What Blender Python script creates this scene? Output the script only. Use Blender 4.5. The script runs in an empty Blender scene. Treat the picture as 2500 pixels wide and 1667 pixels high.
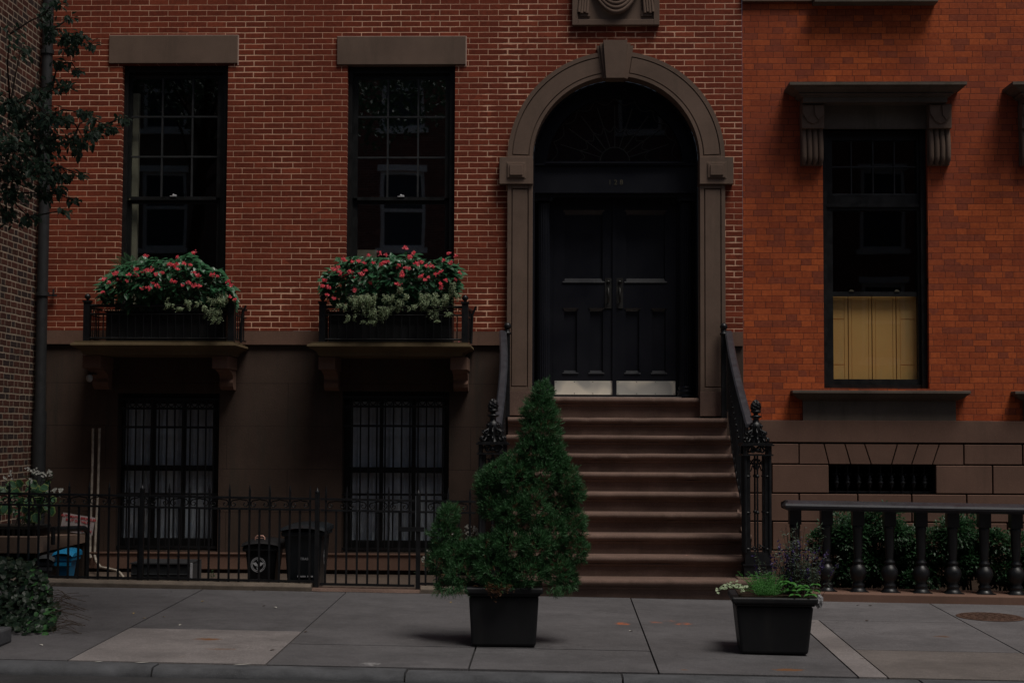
import bpy, math, random
from mathutils import Vector, Matrix
R = math.radians
rnd = random.Random(7)
SC = bpy.context.scene
COL = SC.collection

# ---------------------------------------------------------------- camera
F, CX, CY = 3910.0, 1250.0, 833.5
CAMPOS = Vector((0, -17, 1.6))
CROT = Matrix.Rotation(.028, 3, 'Z') @ Matrix.Rotation(math.pi/2 + .0567, 3, 'X') @ Matrix.Rotation(.0045, 3, 'Z')
cd = bpy.data.cameras.new('camera')
cam = bpy.data.objects.new('camera', cd)
COL.objects.link(cam)
cam.matrix_world = Matrix.Translation(CAMPOS) @ CROT.to_4x4()
cd.sensor_width = 36
cd.lens = F / 2500 * 36
cd.clip_end = 500
SC.camera = cam

# ---------------------------------------------------------------- light
SUN_EL, SUN_AZ = 66, 44          # sun from the right, a little behind the camera
w = bpy.data.worlds.new('World')
SC.world = w
w.use_nodes = True
wn = w.node_tree.nodes
sky = wn.new('ShaderNodeTexSky')
sky.sky_type = 'NISHITA'
sky.sun_disc = False
sky.sun_elevation = R(SUN_EL)
sky.sun_rotation = R(180 - SUN_AZ)
sky.air_density = 1.0
sky.dust_density = 4.0
wn['Background'].inputs[1].default_value = .05
w.node_tree.links.new(sky.outputs[0], wn['Background'].inputs[0])
sl = bpy.data.lights.new('sun', 'SUN')
sl.energy = 3.2
sl.angle = R(26)
sl.color = (1, .95, .88)
sun = bpy.data.objects.new('sun', sl)
COL.objects.link(sun)
sd = Vector((math.sin(R(SUN_AZ)) * math.cos(R(SUN_EL)), -math.cos(R(SUN_AZ)) * math.cos(R(SUN_EL)), math.sin(R(SUN_EL))))
sun.rotation_euler = sd.to_track_quat('Z', 'Y').to_euler()
vs = SC.view_settings
vs.view_transform = 'Standard'
vs.look = 'None'
vs.exposure = -0.68
vs.gamma = 1

# ---------------------------------------------------------------- helpers
def ray(px, py):
    return CROT @ Vector(((px - CX) / F, -(py - CY) / F, -1))
def at(px, py, Y):
    d = ray(px, py)
    return CAMPOS + d * ((Y - CAMPOS.y) / d.y)
def ax(px, py, Y): return at(px, py, Y).x
def az(px, py, Y): return at(px, py, Y).z
GA, GB, GC = -.012, .018, .1966
def gz(x, y): return GA * x + GB * y + GC
def gp(px, py):
    d = ray(px, py); p = CAMPOS
    return p + d * ((GA * p.x + GB * p.y + GC - p.z) / (d.z - GA * d.x - GB * d.y))

class MB:
    def __init__(s): s.v = []; s.f = []; s.sm = []
    def add(s, vs_, fs, smooth=False):
        n = len(s.v)
        s.v.extend([tuple(p) for p in vs_])
        for f in fs:
            s.f.append(tuple(i + n for i in f)); s.sm.append(smooth)
        return s
    def box(s, x0, x1, y0, y1, z0, z1):
        v = [(x0, y0, z0), (x1, y0, z0), (x1, y1, z0), (x0, y1, z0), (x0, y0, z1), (x1, y0, z1), (x1, y1, z1), (x0, y1, z1)]
        return s.add(v, [(0, 3, 2, 1), (4, 5, 6, 7), (0, 1, 5, 4), (1, 2, 6, 5), (2, 3, 7, 6), (3, 0, 4, 7)])
    def prism(s, poly, y0, y1, smooth=False):      # polygon in XZ (counter-clockwise seen from -Y), extruded along Y
        n = len(poly)
        v = [(x, y0, z) for x, z in poly] + [(x, y1, z) for x, z in poly]
        s.add(v, [tuple(range(n)), tuple(range(2 * n - 1, n - 1, -1))])
        return s.add(v, [(i, i + n, (i + 1) % n + n, (i + 1) % n) for i in range(n)], smooth)
    def prismx(s, poly, x0, x1, smooth=False):     # polygon in YZ, extruded along X
        n = len(poly)
        v = [(x0, y, z) for y, z in poly] + [(x1, y, z) for y, z in poly]
        s.add(v, [tuple(range(n)), tuple(range(2 * n - 1, n - 1, -1))])
        return s.add(v, [(i, i + n, (i + 1) % n + n, (i + 1) % n) for i in range(n)], smooth)
    def mould(s, prof, x0, x1, yw):
        # moulding along X with mitred ends: prof = [(depth out of the wall, z)], wall plane yw, x0/x1 at depth 0 side
        n = len(prof)
        v = [(x0 - d, yw - d, z) for d, z in prof] + [(x1 + d, yw - d, z) for d, z in prof]
        fs = [(i, i + 1, i + 1 + n, i + n) for i in range(n - 1)]
        s.add(v, fs)
        v2 = [(x0 - d, yw, z) for d, z in prof]
        s.add(v2 + v[:n], [(i, i + 1, i + 1 + n, i + n) for i in range(n - 1)])
        v3 = [(x1 + d, yw, z) for d, z in prof]
        s.add(v[n:] + v3, [(i, i + 1, i + 1 + n, i + n) for i in range(n - 1)])
        for k in (0, n - 1):
            d, z = prof[k]
            s.add([(x0 - d, yw - d, z), (x1 + d, yw - d, z), (x1 + d, yw, z), (x0 - d, yw, z)], [(0, 1, 2, 3)])
        return s
    def tube(s, pts, r, seg=8, closed=False, rz=None):
        pts = [Vector(p) for p in pts]; n = len(pts)
        rs = r if isinstance(r, (list, tuple)) else [r] * n
        vs_ = []
        prevu = None
        for i, p in enumerate(pts):
            a = pts[i - 1] if (i > 0 or closed) else p
            b = pts[(i + 1) % n] if (i < n - 1 or closed) else p
            t = (b - a)
            t = t.normalized() if t.length > 1e-9 else Vector((0, 0, 1))
            if prevu is None:
                u = t.orthogonal().normalized()
            else:
                u = (prevu - t * prevu.dot(t))
                u = u.normalized() if u.length > 1e-6 else t.orthogonal().normalized()
            prevu = u
            w_ = t.cross(u)
            for k in range(seg):
                a_ = 2 * math.pi * k / seg + math.pi / seg
                vs_.append(p + (u * math.cos(a_) + w_ * math.sin(a_)) * rs[i])
        fs = []
        m = n if closed else n - 1
        for i in range(m):
            for k in range(seg):
                a_ = i * seg + k; b_ = i * seg + (k + 1) % seg
                c_ = ((i + 1) % n) * seg + (k + 1) % seg; d_ = ((i + 1) % n) * seg + k
                fs.append((a_, b_, c_, d_))
        s.add(vs_, fs, seg > 4)
        if not closed:
            s.add(vs_[:seg], [tuple(range(seg - 1, -1, -1))])
            s.add(vs_[-seg:], [tuple(range(seg))])
        return s
    def lathe(s, prof, c, seg=20, sq=False, rot=0):   # prof = [(r, z)]
        c = Vector(c); vs_ = []
        for r_, z in prof:
            for k in range(seg):
                a_ = 2 * math.pi * k / seg + rot
                vs_.append(c + Vector((r_ * math.cos(a_), r_ * math.sin(a_), z)))
        fs = []
        for i in range(len(prof) - 1):
            for k in range(seg):
                fs.append((i * seg + k, i * seg + (k + 1) % seg, (i + 1) * seg + (k + 1) % seg, (i + 1) * seg + k))
        s.add(vs_, fs, seg > 6)
        s.add(vs_[:seg], [tuple(range(seg - 1, -1, -1))]); s.add(vs_[-seg:], [tuple(range(seg))])
        return s
    def ball(s, c, r, seg=12, rings=8, sc=(1, 1, 1)):
        c = Vector(c); vs_ = []
        for i in range(rings + 1):
            t = math.pi * i / rings
            for k in range(seg):
                a_ = 2 * math.pi * k / seg
                vs_.append(c + Vector((r * math.sin(t) * math.cos(a_) * sc[0], r * math.sin(t) * math.sin(a_) * sc[1], r * math.cos(t) * sc[2])))
        fs = [(i * seg + k, (i + 1) * seg + k, (i + 1) * seg + (k + 1) % seg, i * seg + (k + 1) % seg) for i in range(rings) for k in range(seg)]
        return s.add(vs_, fs, True)
    def build(s, name, mat, parent=None, bevel=0, seg=2, **kw):
        me = bpy.data.meshes.new(name)
        me.from_pydata(s.v, [], s.f)
        me.polygons.foreach_set('use_smooth', s.sm)
        me.materials.append(mat)
        me.update()
        o = bpy.data.objects.new(name, me)
        COL.objects.link(o)
        if parent is not None: 
            o.parent = parent
            o.matrix_parent_inverse = PINV.get(parent.name, Matrix.Identity(4))
        if bevel:
            m = o.modifiers.new('b', 'BEVEL'); m.width = bevel; m.segments = seg; m.limit_method = 'ANGLE'; m.angle_limit = R(40)
            m.harden_normals = False
        tag(o, **kw)
        return o
PINV = {}
def tag(o, label=None, cat=None, group=None, kind=None):
    if label: o['label'] = label
    if cat: o['category'] = cat
    if group: o['group'] = group
    if kind: o['kind'] = kind
    return o
def thing(name, loc, label, cat, group=None):
    o = bpy.data.objects.new(name, None)
    o.empty_display_size = .2
    COL.objects.link(o)
    o.location = loc
    PINV[o.name] = Matrix.Translation(Vector(loc)).inverted()
    return tag(o, label, cat, group)
def copy_tree(o, parent=None):
    c = o.copy(); COL.objects.link(c); c.parent = parent
    for ch in [q for q in COL.objects if q.parent == o]:
        copy_tree(ch, c)
    return c
def recenter(o):      # put a single-mesh object's origin at its base
    me = o.data
    xs = [v.co for v in me.vertices]
    c = Vector(((min(p.x for p in xs) + max(p.x for p in xs)) / 2, (min(p.y for p in xs) + max(p.y for p in xs)) / 2, min(p.z for p in xs)))
    me.transform(Matrix.Translation(-c)); o.location = c
    return o

def text_mesh(txt, size, loc, mat, parent, name='lettering', ext=.001, rot=None, bold=0, center=True):
    cu = bpy.data.curves.new(name, 'FONT'); cu.body = txt; cu.size = size; cu.extrude = ext; cu.offset = bold
    cu.align_x = 'CENTER' if center else 'LEFT'; cu.align_y = 'CENTER'
    o = bpy.data.objects.new(name, cu); COL.objects.link(o)
    bpy.context.view_layer.update()
    me = bpy.data.meshes.new_from_object(o.evaluated_get(bpy.context.evaluated_depsgraph_get()))
    bpy.data.objects.remove(o)
    M = Matrix.Translation(Vector(loc)) @ ((rot or Matrix.Identity(3)) @ Matrix.Rotation(math.pi / 2, 3, 'X')).to_4x4()
    me.transform(M); me.materials.clear(); me.materials.append(mat)
    ob = bpy.data.objects.new(name, me); COL.objects.link(ob)
    ob.parent = parent; ob.matrix_parent_inverse = PINV.get(parent.name, Matrix.Identity(4))
    return ob

# ---------------------------------------------------------------- materials
class NT:
    def __init__(s, name):
        s.m = bpy.data.materials.new(name); s.m.use_nodes = True
        s.t = s.m.node_tree; s.n = s.t.nodes; s.b = s.n['Principled BSDF']; s.out = s.n['Material Output']
    def link(s, a, b): s.t.links.new(a, b)
    def node(s, typ, **kw):
        n = s.n.new(typ)
        for k, v in kw.items(): setattr(n, k, v)
        return n
    def inp(s, n, i, v):
        if v is None: return
        if hasattr(v, 'is_output'): s.link(v, n.inputs[i])
        else: n.inputs[i].default_value = v
    def math(s, op, a, b=None, c=None, clamp=False):
        n = s.node('ShaderNodeMath', operation=op); n.use_clamp = clamp
        s.inp(n, 0, a); s.inp(n, 1, b); s.inp(n, 2, c)
        return n.outputs[0]
    def mix(s, f, a, b, blend='MIX'):
        n = s.node('ShaderNodeMix', data_type='RGBA', blend_type=blend)
        s.inp(n, 0, f)
        for i, v in ((6, a), (7, b)):
            if not hasattr(v, 'is_output') and len(v) == 3: v = (*v, 1)
            s.inp(n, i, v)
        return n.outputs[2]
    def pos(s):
        return s.node('ShaderNodeNewGeometry').outputs['Position']
    def sep(s, v):
        n = s.node('ShaderNodeSeparateXYZ'); s.link(v, n.inputs[0]); return n.outputs
    def comb(s, x, y, z):
        n = s.node('ShaderNodeCombineXYZ'); s.inp(n, 0, x); s.inp(n, 1, y); s.inp(n, 2, z); return n.outputs[0]
    def noise(s, v, scale, detail=4, rough=.6, col=False, vs=None):
        if vs:
            m = s.node('ShaderNodeMapping'); s.link(v, m.inputs[0]); m.inputs['Scale'].default_value = vs; v = m.outputs[0]
        n = s.node('ShaderNodeTexNoise'); s.link(v, n.inputs['Vector']); n.inputs['Scale'].default_value = scale
        n.inputs['Detail'].default_value = detail; n.inputs['Roughness'].default_value = rough
        return n.outputs[1 if col else 0]
    def white(s, v):
        n = s.node('ShaderNodeTexWhiteNoise', noise_dimensions='3D'); s.link(v, n.inputs['Vector']); return n.outputs
    def ramp(s, f, stops, interp='LINEAR'):
        n = s.node('ShaderNodeValToRGB'); s.link(f, n.inputs[0]); e = n.color_ramp; e.interpolation = interp
        while len(e.elements) < len(stops): e.elements.new(.5)
        for el, (p, c) in zip(e.elements, stops):
            el.position = p; el.color = (*c, 1) if len(c) == 3 else c
        return n.outputs[0]
    def maprange(s, v, a, b, c=0, d=1):
        n = s.node('ShaderNodeMapRange'); s.link(v, n.inputs[0])
        for i, q in enumerate((a, b, c, d)): s.inp(n, i + 1, q)
        return n.outputs[0]
    def bump(s, h, strength=.3, dist=.01):
        n = s.node('ShaderNodeBump'); s.link(h, n.inputs['Height']); n.inputs['Strength'].default_value = strength; n.inputs['Distance'].default_value = dist
        s.link(n.outputs[0], s.b.inputs['Normal'])
    def col(s, c):
        s.inp(s.b, 'Base Color', (*c, 1) if (not hasattr(c, 'is_output') and len(c) == 3) else c)
    def rough(s, v, spec=None):
        s.inp(s.b, 'Roughness', v)
        if spec is not None: s.b.inputs['Specular IOR Level'].default_value = spec

def stone(name, base, var=.25, scale=6, rough=.85, streak=None, bump=.25, speck=.12, joints=None):
    t = NT(name); p = t.pos()
    n1 = t.noise(p, scale * .35, 5, .65); n2 = t.noise(p, scale * 18, 3, .7)
    lo = tuple(c * (1 - var) for c in base); hi = tuple(min(1, c * (1 + var)) for c in base)
    c = t.mix(t.maprange(n1, .3, .7), lo, hi)
    c = t.mix(t.math('MULTIPLY', t.maprange(n2, .5, .8), speck * 2), c, tuple(min(1, b * 1.9) for b in base))
    if streak:
        ns = t.noise(p, 3.0, 5, .7, vs=(2.2, 2.2, .25))
        c = t.mix(t.math('MULTIPLY', t.maprange(ns, .52, .75), streak[1]), c, streak[0])
    if joints:      # faint scored ashlar joints: course height, block length, offset
        x, y, z = t.sep(p); jh, jl, z0 = joints
        v = t.math('DIVIDE', t.math('ADD', z, 10 - z0), jh); row = t.math('FLOOR', v); fv = t.math('FRACT', v)
        u = t.math('FRACT', t.math('ADD', t.math('DIVIDE', t.math('ADD', x, 50.31), jl), t.math('MULTIPLY', t.math('MODULO', row, 2.0), .5)))
        dj = t.math('MINIMUM', t.math('MULTIPLY', t.math('MINIMUM', fv, t.math('SUBTRACT', 1.0, fv)), jh), t.math('MULTIPLY', t.math('MINIMUM', u, t.math('SUBTRACT', 1.0, u)), jl))
        jm = t.math('MULTIPLY', t.math('LESS_THAN', dj, .004), t.maprange(n1, .35, .65, .25, .8))
        c = t.mix(jm, c, tuple(q * .35 for q in base))
    t.col(c); t.rough(rough, .25)
    t.bump(t.math('ADD', n2, t.math('MULTIPLY', n1, 2)), bump, .004)
    return t.m

def brick(name, axis, P, split, H, mort, c_lo, c_hi, c_odd, odd, c_mort, rowoff=.5, zoff=0., xoff=0., wob=.0025, thick=None, patch=None, jit=.12, bumpd=.005):
    t = NT(name); p = t.pos(); x, y, z = t.sep(p)
    u0 = x if axis == 'x' else y
    # small irregularity of the joints
    pn = t.noise(p, 7, 3, .6, col=True); pr, pg, _ = t.sep(pn)
    u = t.math('ADD', u0, t.math('MULTIPLY', t.math('SUBTRACT', pr, .5), wob * 3))
    zz = t.math('ADD', z, t.math('MULTIPLY', t.math('SUBTRACT', pg, .5), wob * 3))
    v = t.math('DIVIDE', t.math('ADD', zz, 50 + zoff), H)
    row = t.math('FLOOR', v); fv = t.math('FRACT', v)
    wr = t.white(t.comb(row, 3.1, 0.0))[0]
    off = t.math('ADD', t.math('MULTIPLY', t.math('MODULO', row, 2.0), rowoff), t.math('MULTIPLY', t.math('SUBTRACT', wr, .5), jit))
    q = t.math('ADD', t.math('DIVIDE', t.math('ADD', u, 50 + xoff), P), off)
    cell = t.math('FLOOR', q); fq = t.math('FRACT', q)
    m = mort
    if thick is not None:           # mortar wider where the wall has been repointed
        nz = t.noise(p, 1.1, 2, .5)
        k_ = t.maprange(nz, .45, .7, .75, 1.7)
        nj = t.noise(p, 5, 3, .7)
        for (sx, sz, rx, rz) in thick:       # places that have been repointed roughly
            dx = t.math('DIVIDE', t.math('SUBTRACT', x, sx), rx); dz = t.math('DIVIDE', t.math('SUBTRACT', z, sz), rz)
            f = t.math('SUBTRACT', 1.25, t.math('ADD', t.math('MULTIPLY', dx, dx), t.math('MULTIPLY', dz, dz)), clamp=True)
            k_ = t.math('ADD', k_, t.math('MULTIPLY', f, t.maprange(nj, .40, .75, 0, 2.2)))
        m = t.math('MULTIPLY', k_, mort)
    hx = t.math('DIVIDE', m, P); hz = t.math('DIVIDE', m, H)
    dv = t.math('MINIMUM', fv, t.math('SUBTRACT', 1.0, fv))
    if split:
        big = t.math('GREATER_THAN', fq, split)
        d1 = t.math('MINIMUM', t.math('MINIMUM', fq, t.math('SUBTRACT', 1.0, fq)), t.math('ABSOLUTE', t.math('SUBTRACT', fq, split)))
        idx = t.math('ADD', t.math('MULTIPLY', cell, 2.0), big)
    else:
        d1 = t.math('MINIMUM', fq, t.math('SUBTRACT', 1.0, fq)); idx = cell
    # distance in metres to the nearest joint
    dist = t.math('MINIMUM', t.math('MULTIPLY', d1, P), t.math('MULTIPLY', dv, H))
    half = t.math('MULTIPLY', m, .5) if hasattr(m, 'is_output') else m * .5
    fn = t.noise(p, 120, 2, .6)
    dist = t.math('ADD', dist, t.math('MULTIPLY', t.math('SUBTRACT', fn, .5), .0022))
    mask = t.math('SUBTRACT', 1.0, t.math('DIVIDE', t.math('SUBTRACT', dist, t.math('MULTIPLY', half, .7)), t.math('MULTIPLY', half, .75)), clamp=True)
    mask.node.use_clamp = True
    wn_ = t.white(t.comb(idx, row, 7.7)); wv = wn_[0]
    wv2 = t.white(t.comb(idx, row, 91.3))[0]
    c = t.mix(wv, c_lo, c_hi)
    big_n = t.noise(p, .9, 4, .6)
    isodd = t.math('GREATER_THAN', t.math('ADD', wv2, t.math('MULTIPLY', t.math('SUBTRACT', big_n, .5), .35)), 1 - odd)
    c = t.mix(isodd, c, c_odd)
    sn = t.noise(p, 26, 5, .7)
    c = t.mix(t.math('MULTIPLY', t.maprange(t.noise(p, 1.6, 5, .7, vs=(1.6, 1, .5)), .45, .7), .30), c, tuple(q_ * .45 for q_ in c_lo))
    c = t.mix(t.maprange(sn, .3, .75), t.mix(.30, c, (0, 0, 0)), t.mix(.14, c, tuple(min(1, q_ * 2.2) for q_ in c_hi)))
    if patch:
        c = t.mix(t.math('MULTIPLY', t.maprange(t.noise(p, .55, 3, .6), .45, .62), patch[1]), c, patch[0])
    mn = t.noise(p, 3.5, 4, .6)
    cm = t.mix(t.maprange(mn, .3, .7), tuple(q_ * .55 for q_ in c_mort), c_mort)
    t.col(t.mix(mask, c, cm)); t.rough(.85, .2)
    hgt = t.math('ADD', t.math('SUBTRACT', 1.0, mask), t.math('MULTIPLY', sn, .5))
    t.bump(hgt, .55, bumpd)
    return t.m

def plain(name, c, rough=.5, metal=0, spec=.5, var=.15, nscale=12, bump=0, bscale=60):
    t = NT(name); p = t.pos(); n = t.noise(p, nscale, 4, .6)
    t.col(t.mix(t.maprange(n, .3, .7), tuple(q * (1 - var) for q in c), tuple(min(1, q * (1 + var)) for q in c)))
    t.rough(t.maprange(n, .3, .7, max(.03, rough - .1), min(1, rough + .1)), spec)
    t.b.inputs['Metallic'].default_value = metal
    if bump: t.bump(t.noise(p, bscale, 3, .6), bump, .003)
    return t.m

def leafmat(name, c1, c2, rough=.45, trans=.25, edge=None, nscale=9):
    t = NT(name); p = t.pos()
    g = t.node('ShaderNodeNewGeometry')
    rn = g.outputs['Random Per Island']
    n = t.noise(p, nscale, 3, .6)
    f = t.math('ADD', t.math('MULTIPLY', rn, .6), t.math('MULTIPLY', n, .5), clamp=True)
    t.col(t.mix(f, c1, c2)); t.rough(rough, .4)
    tr = t.node('ShaderNodeBsdfTranslucent'); t.inp(tr, 0, (*tuple(q * 1.3 for q in c2), 1))
    ms = t.node('ShaderNodeMixShader'); ms.inputs[0].default_value = trans
    t.link(t.b.outputs[0], ms.inputs[1]); t.link(tr.outputs[0], ms.inputs[2]); t.link(ms.outputs[0], t.out.inputs[0])
    return t.m

def glassmat(name, tint=(.93, .95, .95), wave=.25, refl=.1):
    t = NT(name); p = t.pos()
    g = t.node('ShaderNodeBsdfGlossy'); g.inputs['Roughness'].default_value = .015; g.inputs['Color'].default_value = (.9, .95, 1, 1)
    tr = t.node('ShaderNodeBsdfTransparent'); tr.inputs[0].default_value = (*tint, 1)
    n = t.noise(p, 1.1, 1, .4)
    b = t.node('ShaderNodeBump'); b.inputs['Strength'].default_value = wave; b.inputs['Distance'].default_value = .02; t.link(n, b.inputs['Height'])
    t.link(b.outputs[0], g.inputs['Normal'])
    fr = t.node('ShaderNodeFresnel'); bf = t.node('ShaderNodeNewGeometry').outputs['Backfacing']; t.link(t.maprange(bf, 0, 1, 1.5, 1 / 1.5), fr.inputs[0])
    f = t.math('ADD', fr.outputs[0], refl)
    ms = t.node('ShaderNodeMixShader'); t.link(f, ms.inputs[0]); t.link(tr.outputs[0], ms.inputs[1]); t.link(g.outputs[0], ms.inputs[2])
    t.link(ms.outputs[0], t.out.inputs[0])
    return t.m

M = {}
M['brick_a'] = brick('dark_red_brick', 'x', .2105, None, .0613, .0064, (.180, .036, .019), (.270, .056, .028), (.33, .070, .034), .05, (1.0, .59, .40), jit=.10, zoff=.012, thick=[(-2.75, 2.98, .45, .28), (-.42, 5.9, .22, .7), (-.75, 4.7, .10, .7), (.65, 5.78, .9, .28), (-.8, 2.95, .12, .3), (1.88, 3.4, .1, .5)])
M['brick_b'] = brick('orange_red_brick', 'x', .302, .64, .0655, .0045, (.40, .074, .028), (.66, .135, .040), (.33, .074, .040), .16, (.17, .055, .035), jit=.25, wob=.004, rowoff=.5, patch=((.27, .060, .034), .6), bumpd=.007)
M['brick_c'] = brick('old_dark_brick', 'y', .31, .64, .0675, .013, (.06, .026, .02), (.12, .045, .032), (.035, .03, .03), .3, (.42, .33, .25), jit=.2, wob=.006)
M['brick_d'] = brick('opposite_brick', 'x', .21, None, .065, .008, (.16, .06, .04), (.24, .09, .06), (.3, .12, .08), .1, (.4, .32, .26))
M['brown'] = stone('brownstone', (.165, .112, .085), .18, 5, streak=((.10, .075, .055), .5))
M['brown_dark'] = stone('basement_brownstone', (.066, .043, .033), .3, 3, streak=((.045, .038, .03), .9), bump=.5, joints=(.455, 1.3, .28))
M['brown_red'] = stone('red_brownstone', (.17, .098, .072), .15, 4, streak=((.11, .07, .05), .5))
M['step'] = stone('stoop_brownstone', (.150, .096, .076), .28, 5, speck=.3, streak=((.08, .055, .042), .5), bump=.5)
M['hood'] = stone('weathered_brownstone', (.13, .105, .085), .25, 4, streak=((.05, .05, .035), .6))
M['slab'] = stone('mossy_brownstone', (.12, .085, .045), .3, 6)
M['granite'] = stone('rough_granite', (.15, .12, .095), .3, 14, speck=.5, bump=.6)
M['blue'] = stone('bluestone_kerb', (.075, .077, .083), .45, 9, speck=.3, bump=1.0)
M['iron'] = plain('black_painted_iron', (.008, .0085, .010), .42, 0, .45, bump=.3, bscale=40)
M['iron_rail'] = plain('worn_blue_black_iron', (.035, .036, .044), .42, 0, .5, bump=.1)
M['door'] = plain('black_gloss_paint', (.010, .011, .016), .42, 0, .28, var=.05, nscale=2)
M['sash'] = plain('black_sash_paint', (.012, .0125, .013), .4, 0, .4)
M['muntin'] = plain('worn_muntin_paint', (.035, .037, .039), .4, 0, .5)
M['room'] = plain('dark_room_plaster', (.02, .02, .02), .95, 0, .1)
M['glass'] = glassmat('window_glass', refl=.13, wave=.07)
M['glass_dim'] = glassmat('dim_window_glass', refl=.03, wave=.07)
M['glass_flat'] = glassmat('plain_glass', wave=.05, refl=.0)
M['curtain'] = plain('grey_white_curtain', (.78, .80, .86), .9, 0, .1, var=.12)
M['cream'] = plain('cream_shutter_paint', (.42, .38, .28), .6, 0, .2)
M['shutter'] = stone('pale_yellow_shutter', (1.0, .53, .18), .08, 5, rough=.6, bump=.05, streak=((.72, .55, .30), .35), speck=.04)
M['gap'] = plain('dark_joint', (.03, .022, .018), .95, 0, .1)
M['brass'] = plain('dark_brass', (.035, .034, .032), .5, .4, .5)
M['steel'] = None
t = NT('brushed_kick_plate'); p = t.pos()
n1 = t.noise(p, 2.4, 1.5, .4); 
t.col(t.mix(t.maprange(n1, .48, .54), (.48, .48, .45), (.80, .76, .66))); t.rough(t.maprange(t.noise(p, 6, 2, .5), .3, .7, .45, .6)); t.b.inputs['Metallic'].default_value = .35
M['steel'] = t.m
M['saddle'] = plain('worn_metal_saddle', (.75, .66, .6), .35, .6, .5)
M['pipe'] = plain('grey_drainpipe_paint', (.026, .027, .029), .55, 0, .4, bump=.2, bscale=20)
M['conduit'] = plain('pale_conduit_paint', (.42, .37, .31), .6, 0, .3, var=.4, nscale=20)
M['plastic'] = stone('dusty_black_plastic', (.014, .0145, .016), .3, 5, rough=.5, streak=((.035, .033, .031), .5), bump=.08, speck=.05)
M['binp'] = plain('dark_bin_plastic', (.012, .016, .02), .38, 0, .45)
M['bluebin'] = plain('blue_bin_plastic', (.01, .22, .45), .5, 0, .4)
M['greybin'] = plain('grey_bin_plastic', (.05, .055, .06), .5, 0, .4)
M['white'] = plain('white_paint', (.5, .5, .52), .6, 0, .3)
M['whitefl'] = plain('white_petal', (.75, .74, .66), .6, 0, .2)
M['signw'] = plain('sign_white', (.38, .33, .33), .5, 0, .3)
M['signr'] = plain('sign_red', (.45, .04, .05), .5, 0, .3)
M['copper'] = plain('pinkish_metal', (.6, .33, .26), .4, .2, .5)
M['globe'] = plain('frosted_globe', (.35, .35, .34), .4, 0, .4)
M['gold'] = plain('dull_numeral_gold', (.11, .10, .07), .5, .3, .4)
M['soil'] = plain('potting_soil', (.03, .02, .014), .95, 0, .1, var=.4)
M['bark'] = stone('tree_bark', (.045, .034, .026), .35, 12, speck=.1, bump=.8)
M['tree_leaf'] = leafmat('street_tree_leaf', (.012, .033, .017), (.040, .082, .045), trans=.2)
M['ivy'] = leafmat('ivy_leaf', (.005, .014, .007), (.018, .040, .019), trans=.15)
M['ivy_br'] = leafmat('bright_ivy_leaf', (.03, .10, .03), (.07, .2, .06), trans=.2)
M['dry'] = plain('dry_stem', (.06, .042, .03), .9, 0, .1)
M['begonia'] = leafmat('begonia_leaf', (.018, .075, .032), (.05, .16, .075), rough=.3, trans=.15)
M['fern'] = leafmat('fern_frond', (.04, .12, .05), (.08, .2, .09), trans=.25)
M['red'] = leafmat('coral_red_petal', (.80, .05, .09), (1.0, .26, .32), rough=.5, trans=.3)
M['varieg'] = leafmat('variegated_leaf', (.17, .27, .14), (.50, .58, .38), rough=.5, trans=.25)
M['conifer'] = leafmat('conifer_spray', (.010, .042, .015), (.050, .150, .050), rough=.6, trans=.2, nscale=6)
M['brownspray'] = leafmat('dead_conifer_spray', (.06, .03, .012), (.14, .065, .03), rough=.8)
M['box'] = leafmat('boxwood_leaf', (.007, .030, .010), (.026, .085, .03), trans=.2)
M['lime'] = leafmat('lime_green_leaf', (.04, .15, .025), (.09, .30, .06), trans=.3)
M['purple'] = leafmat('violet_petal', (.03, .018, .08), (.06, .035, .16), trans=.2)
M['grey_leaf'] = leafmat('sage_stem_leaf', (.02, .045, .025), (.07, .11, .07), trans=.2)
M['hosta'] = leafmat('hosta_leaf', (.03, .09, .04), (.06, .14, .07), rough=.35)
M['hostae'] = leafmat('hosta_leaf_margin', (.14, .20, .06), (.22, .28, .10), rough=.4)
M['litter'] = plain('dry_leaf', (.35, .25, .12), .8, 0, .2, var=.5, nscale=3)
M['litterw'] = plain('pale_scrap', (.6, .58, .52), .8, 0, .2)

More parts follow.
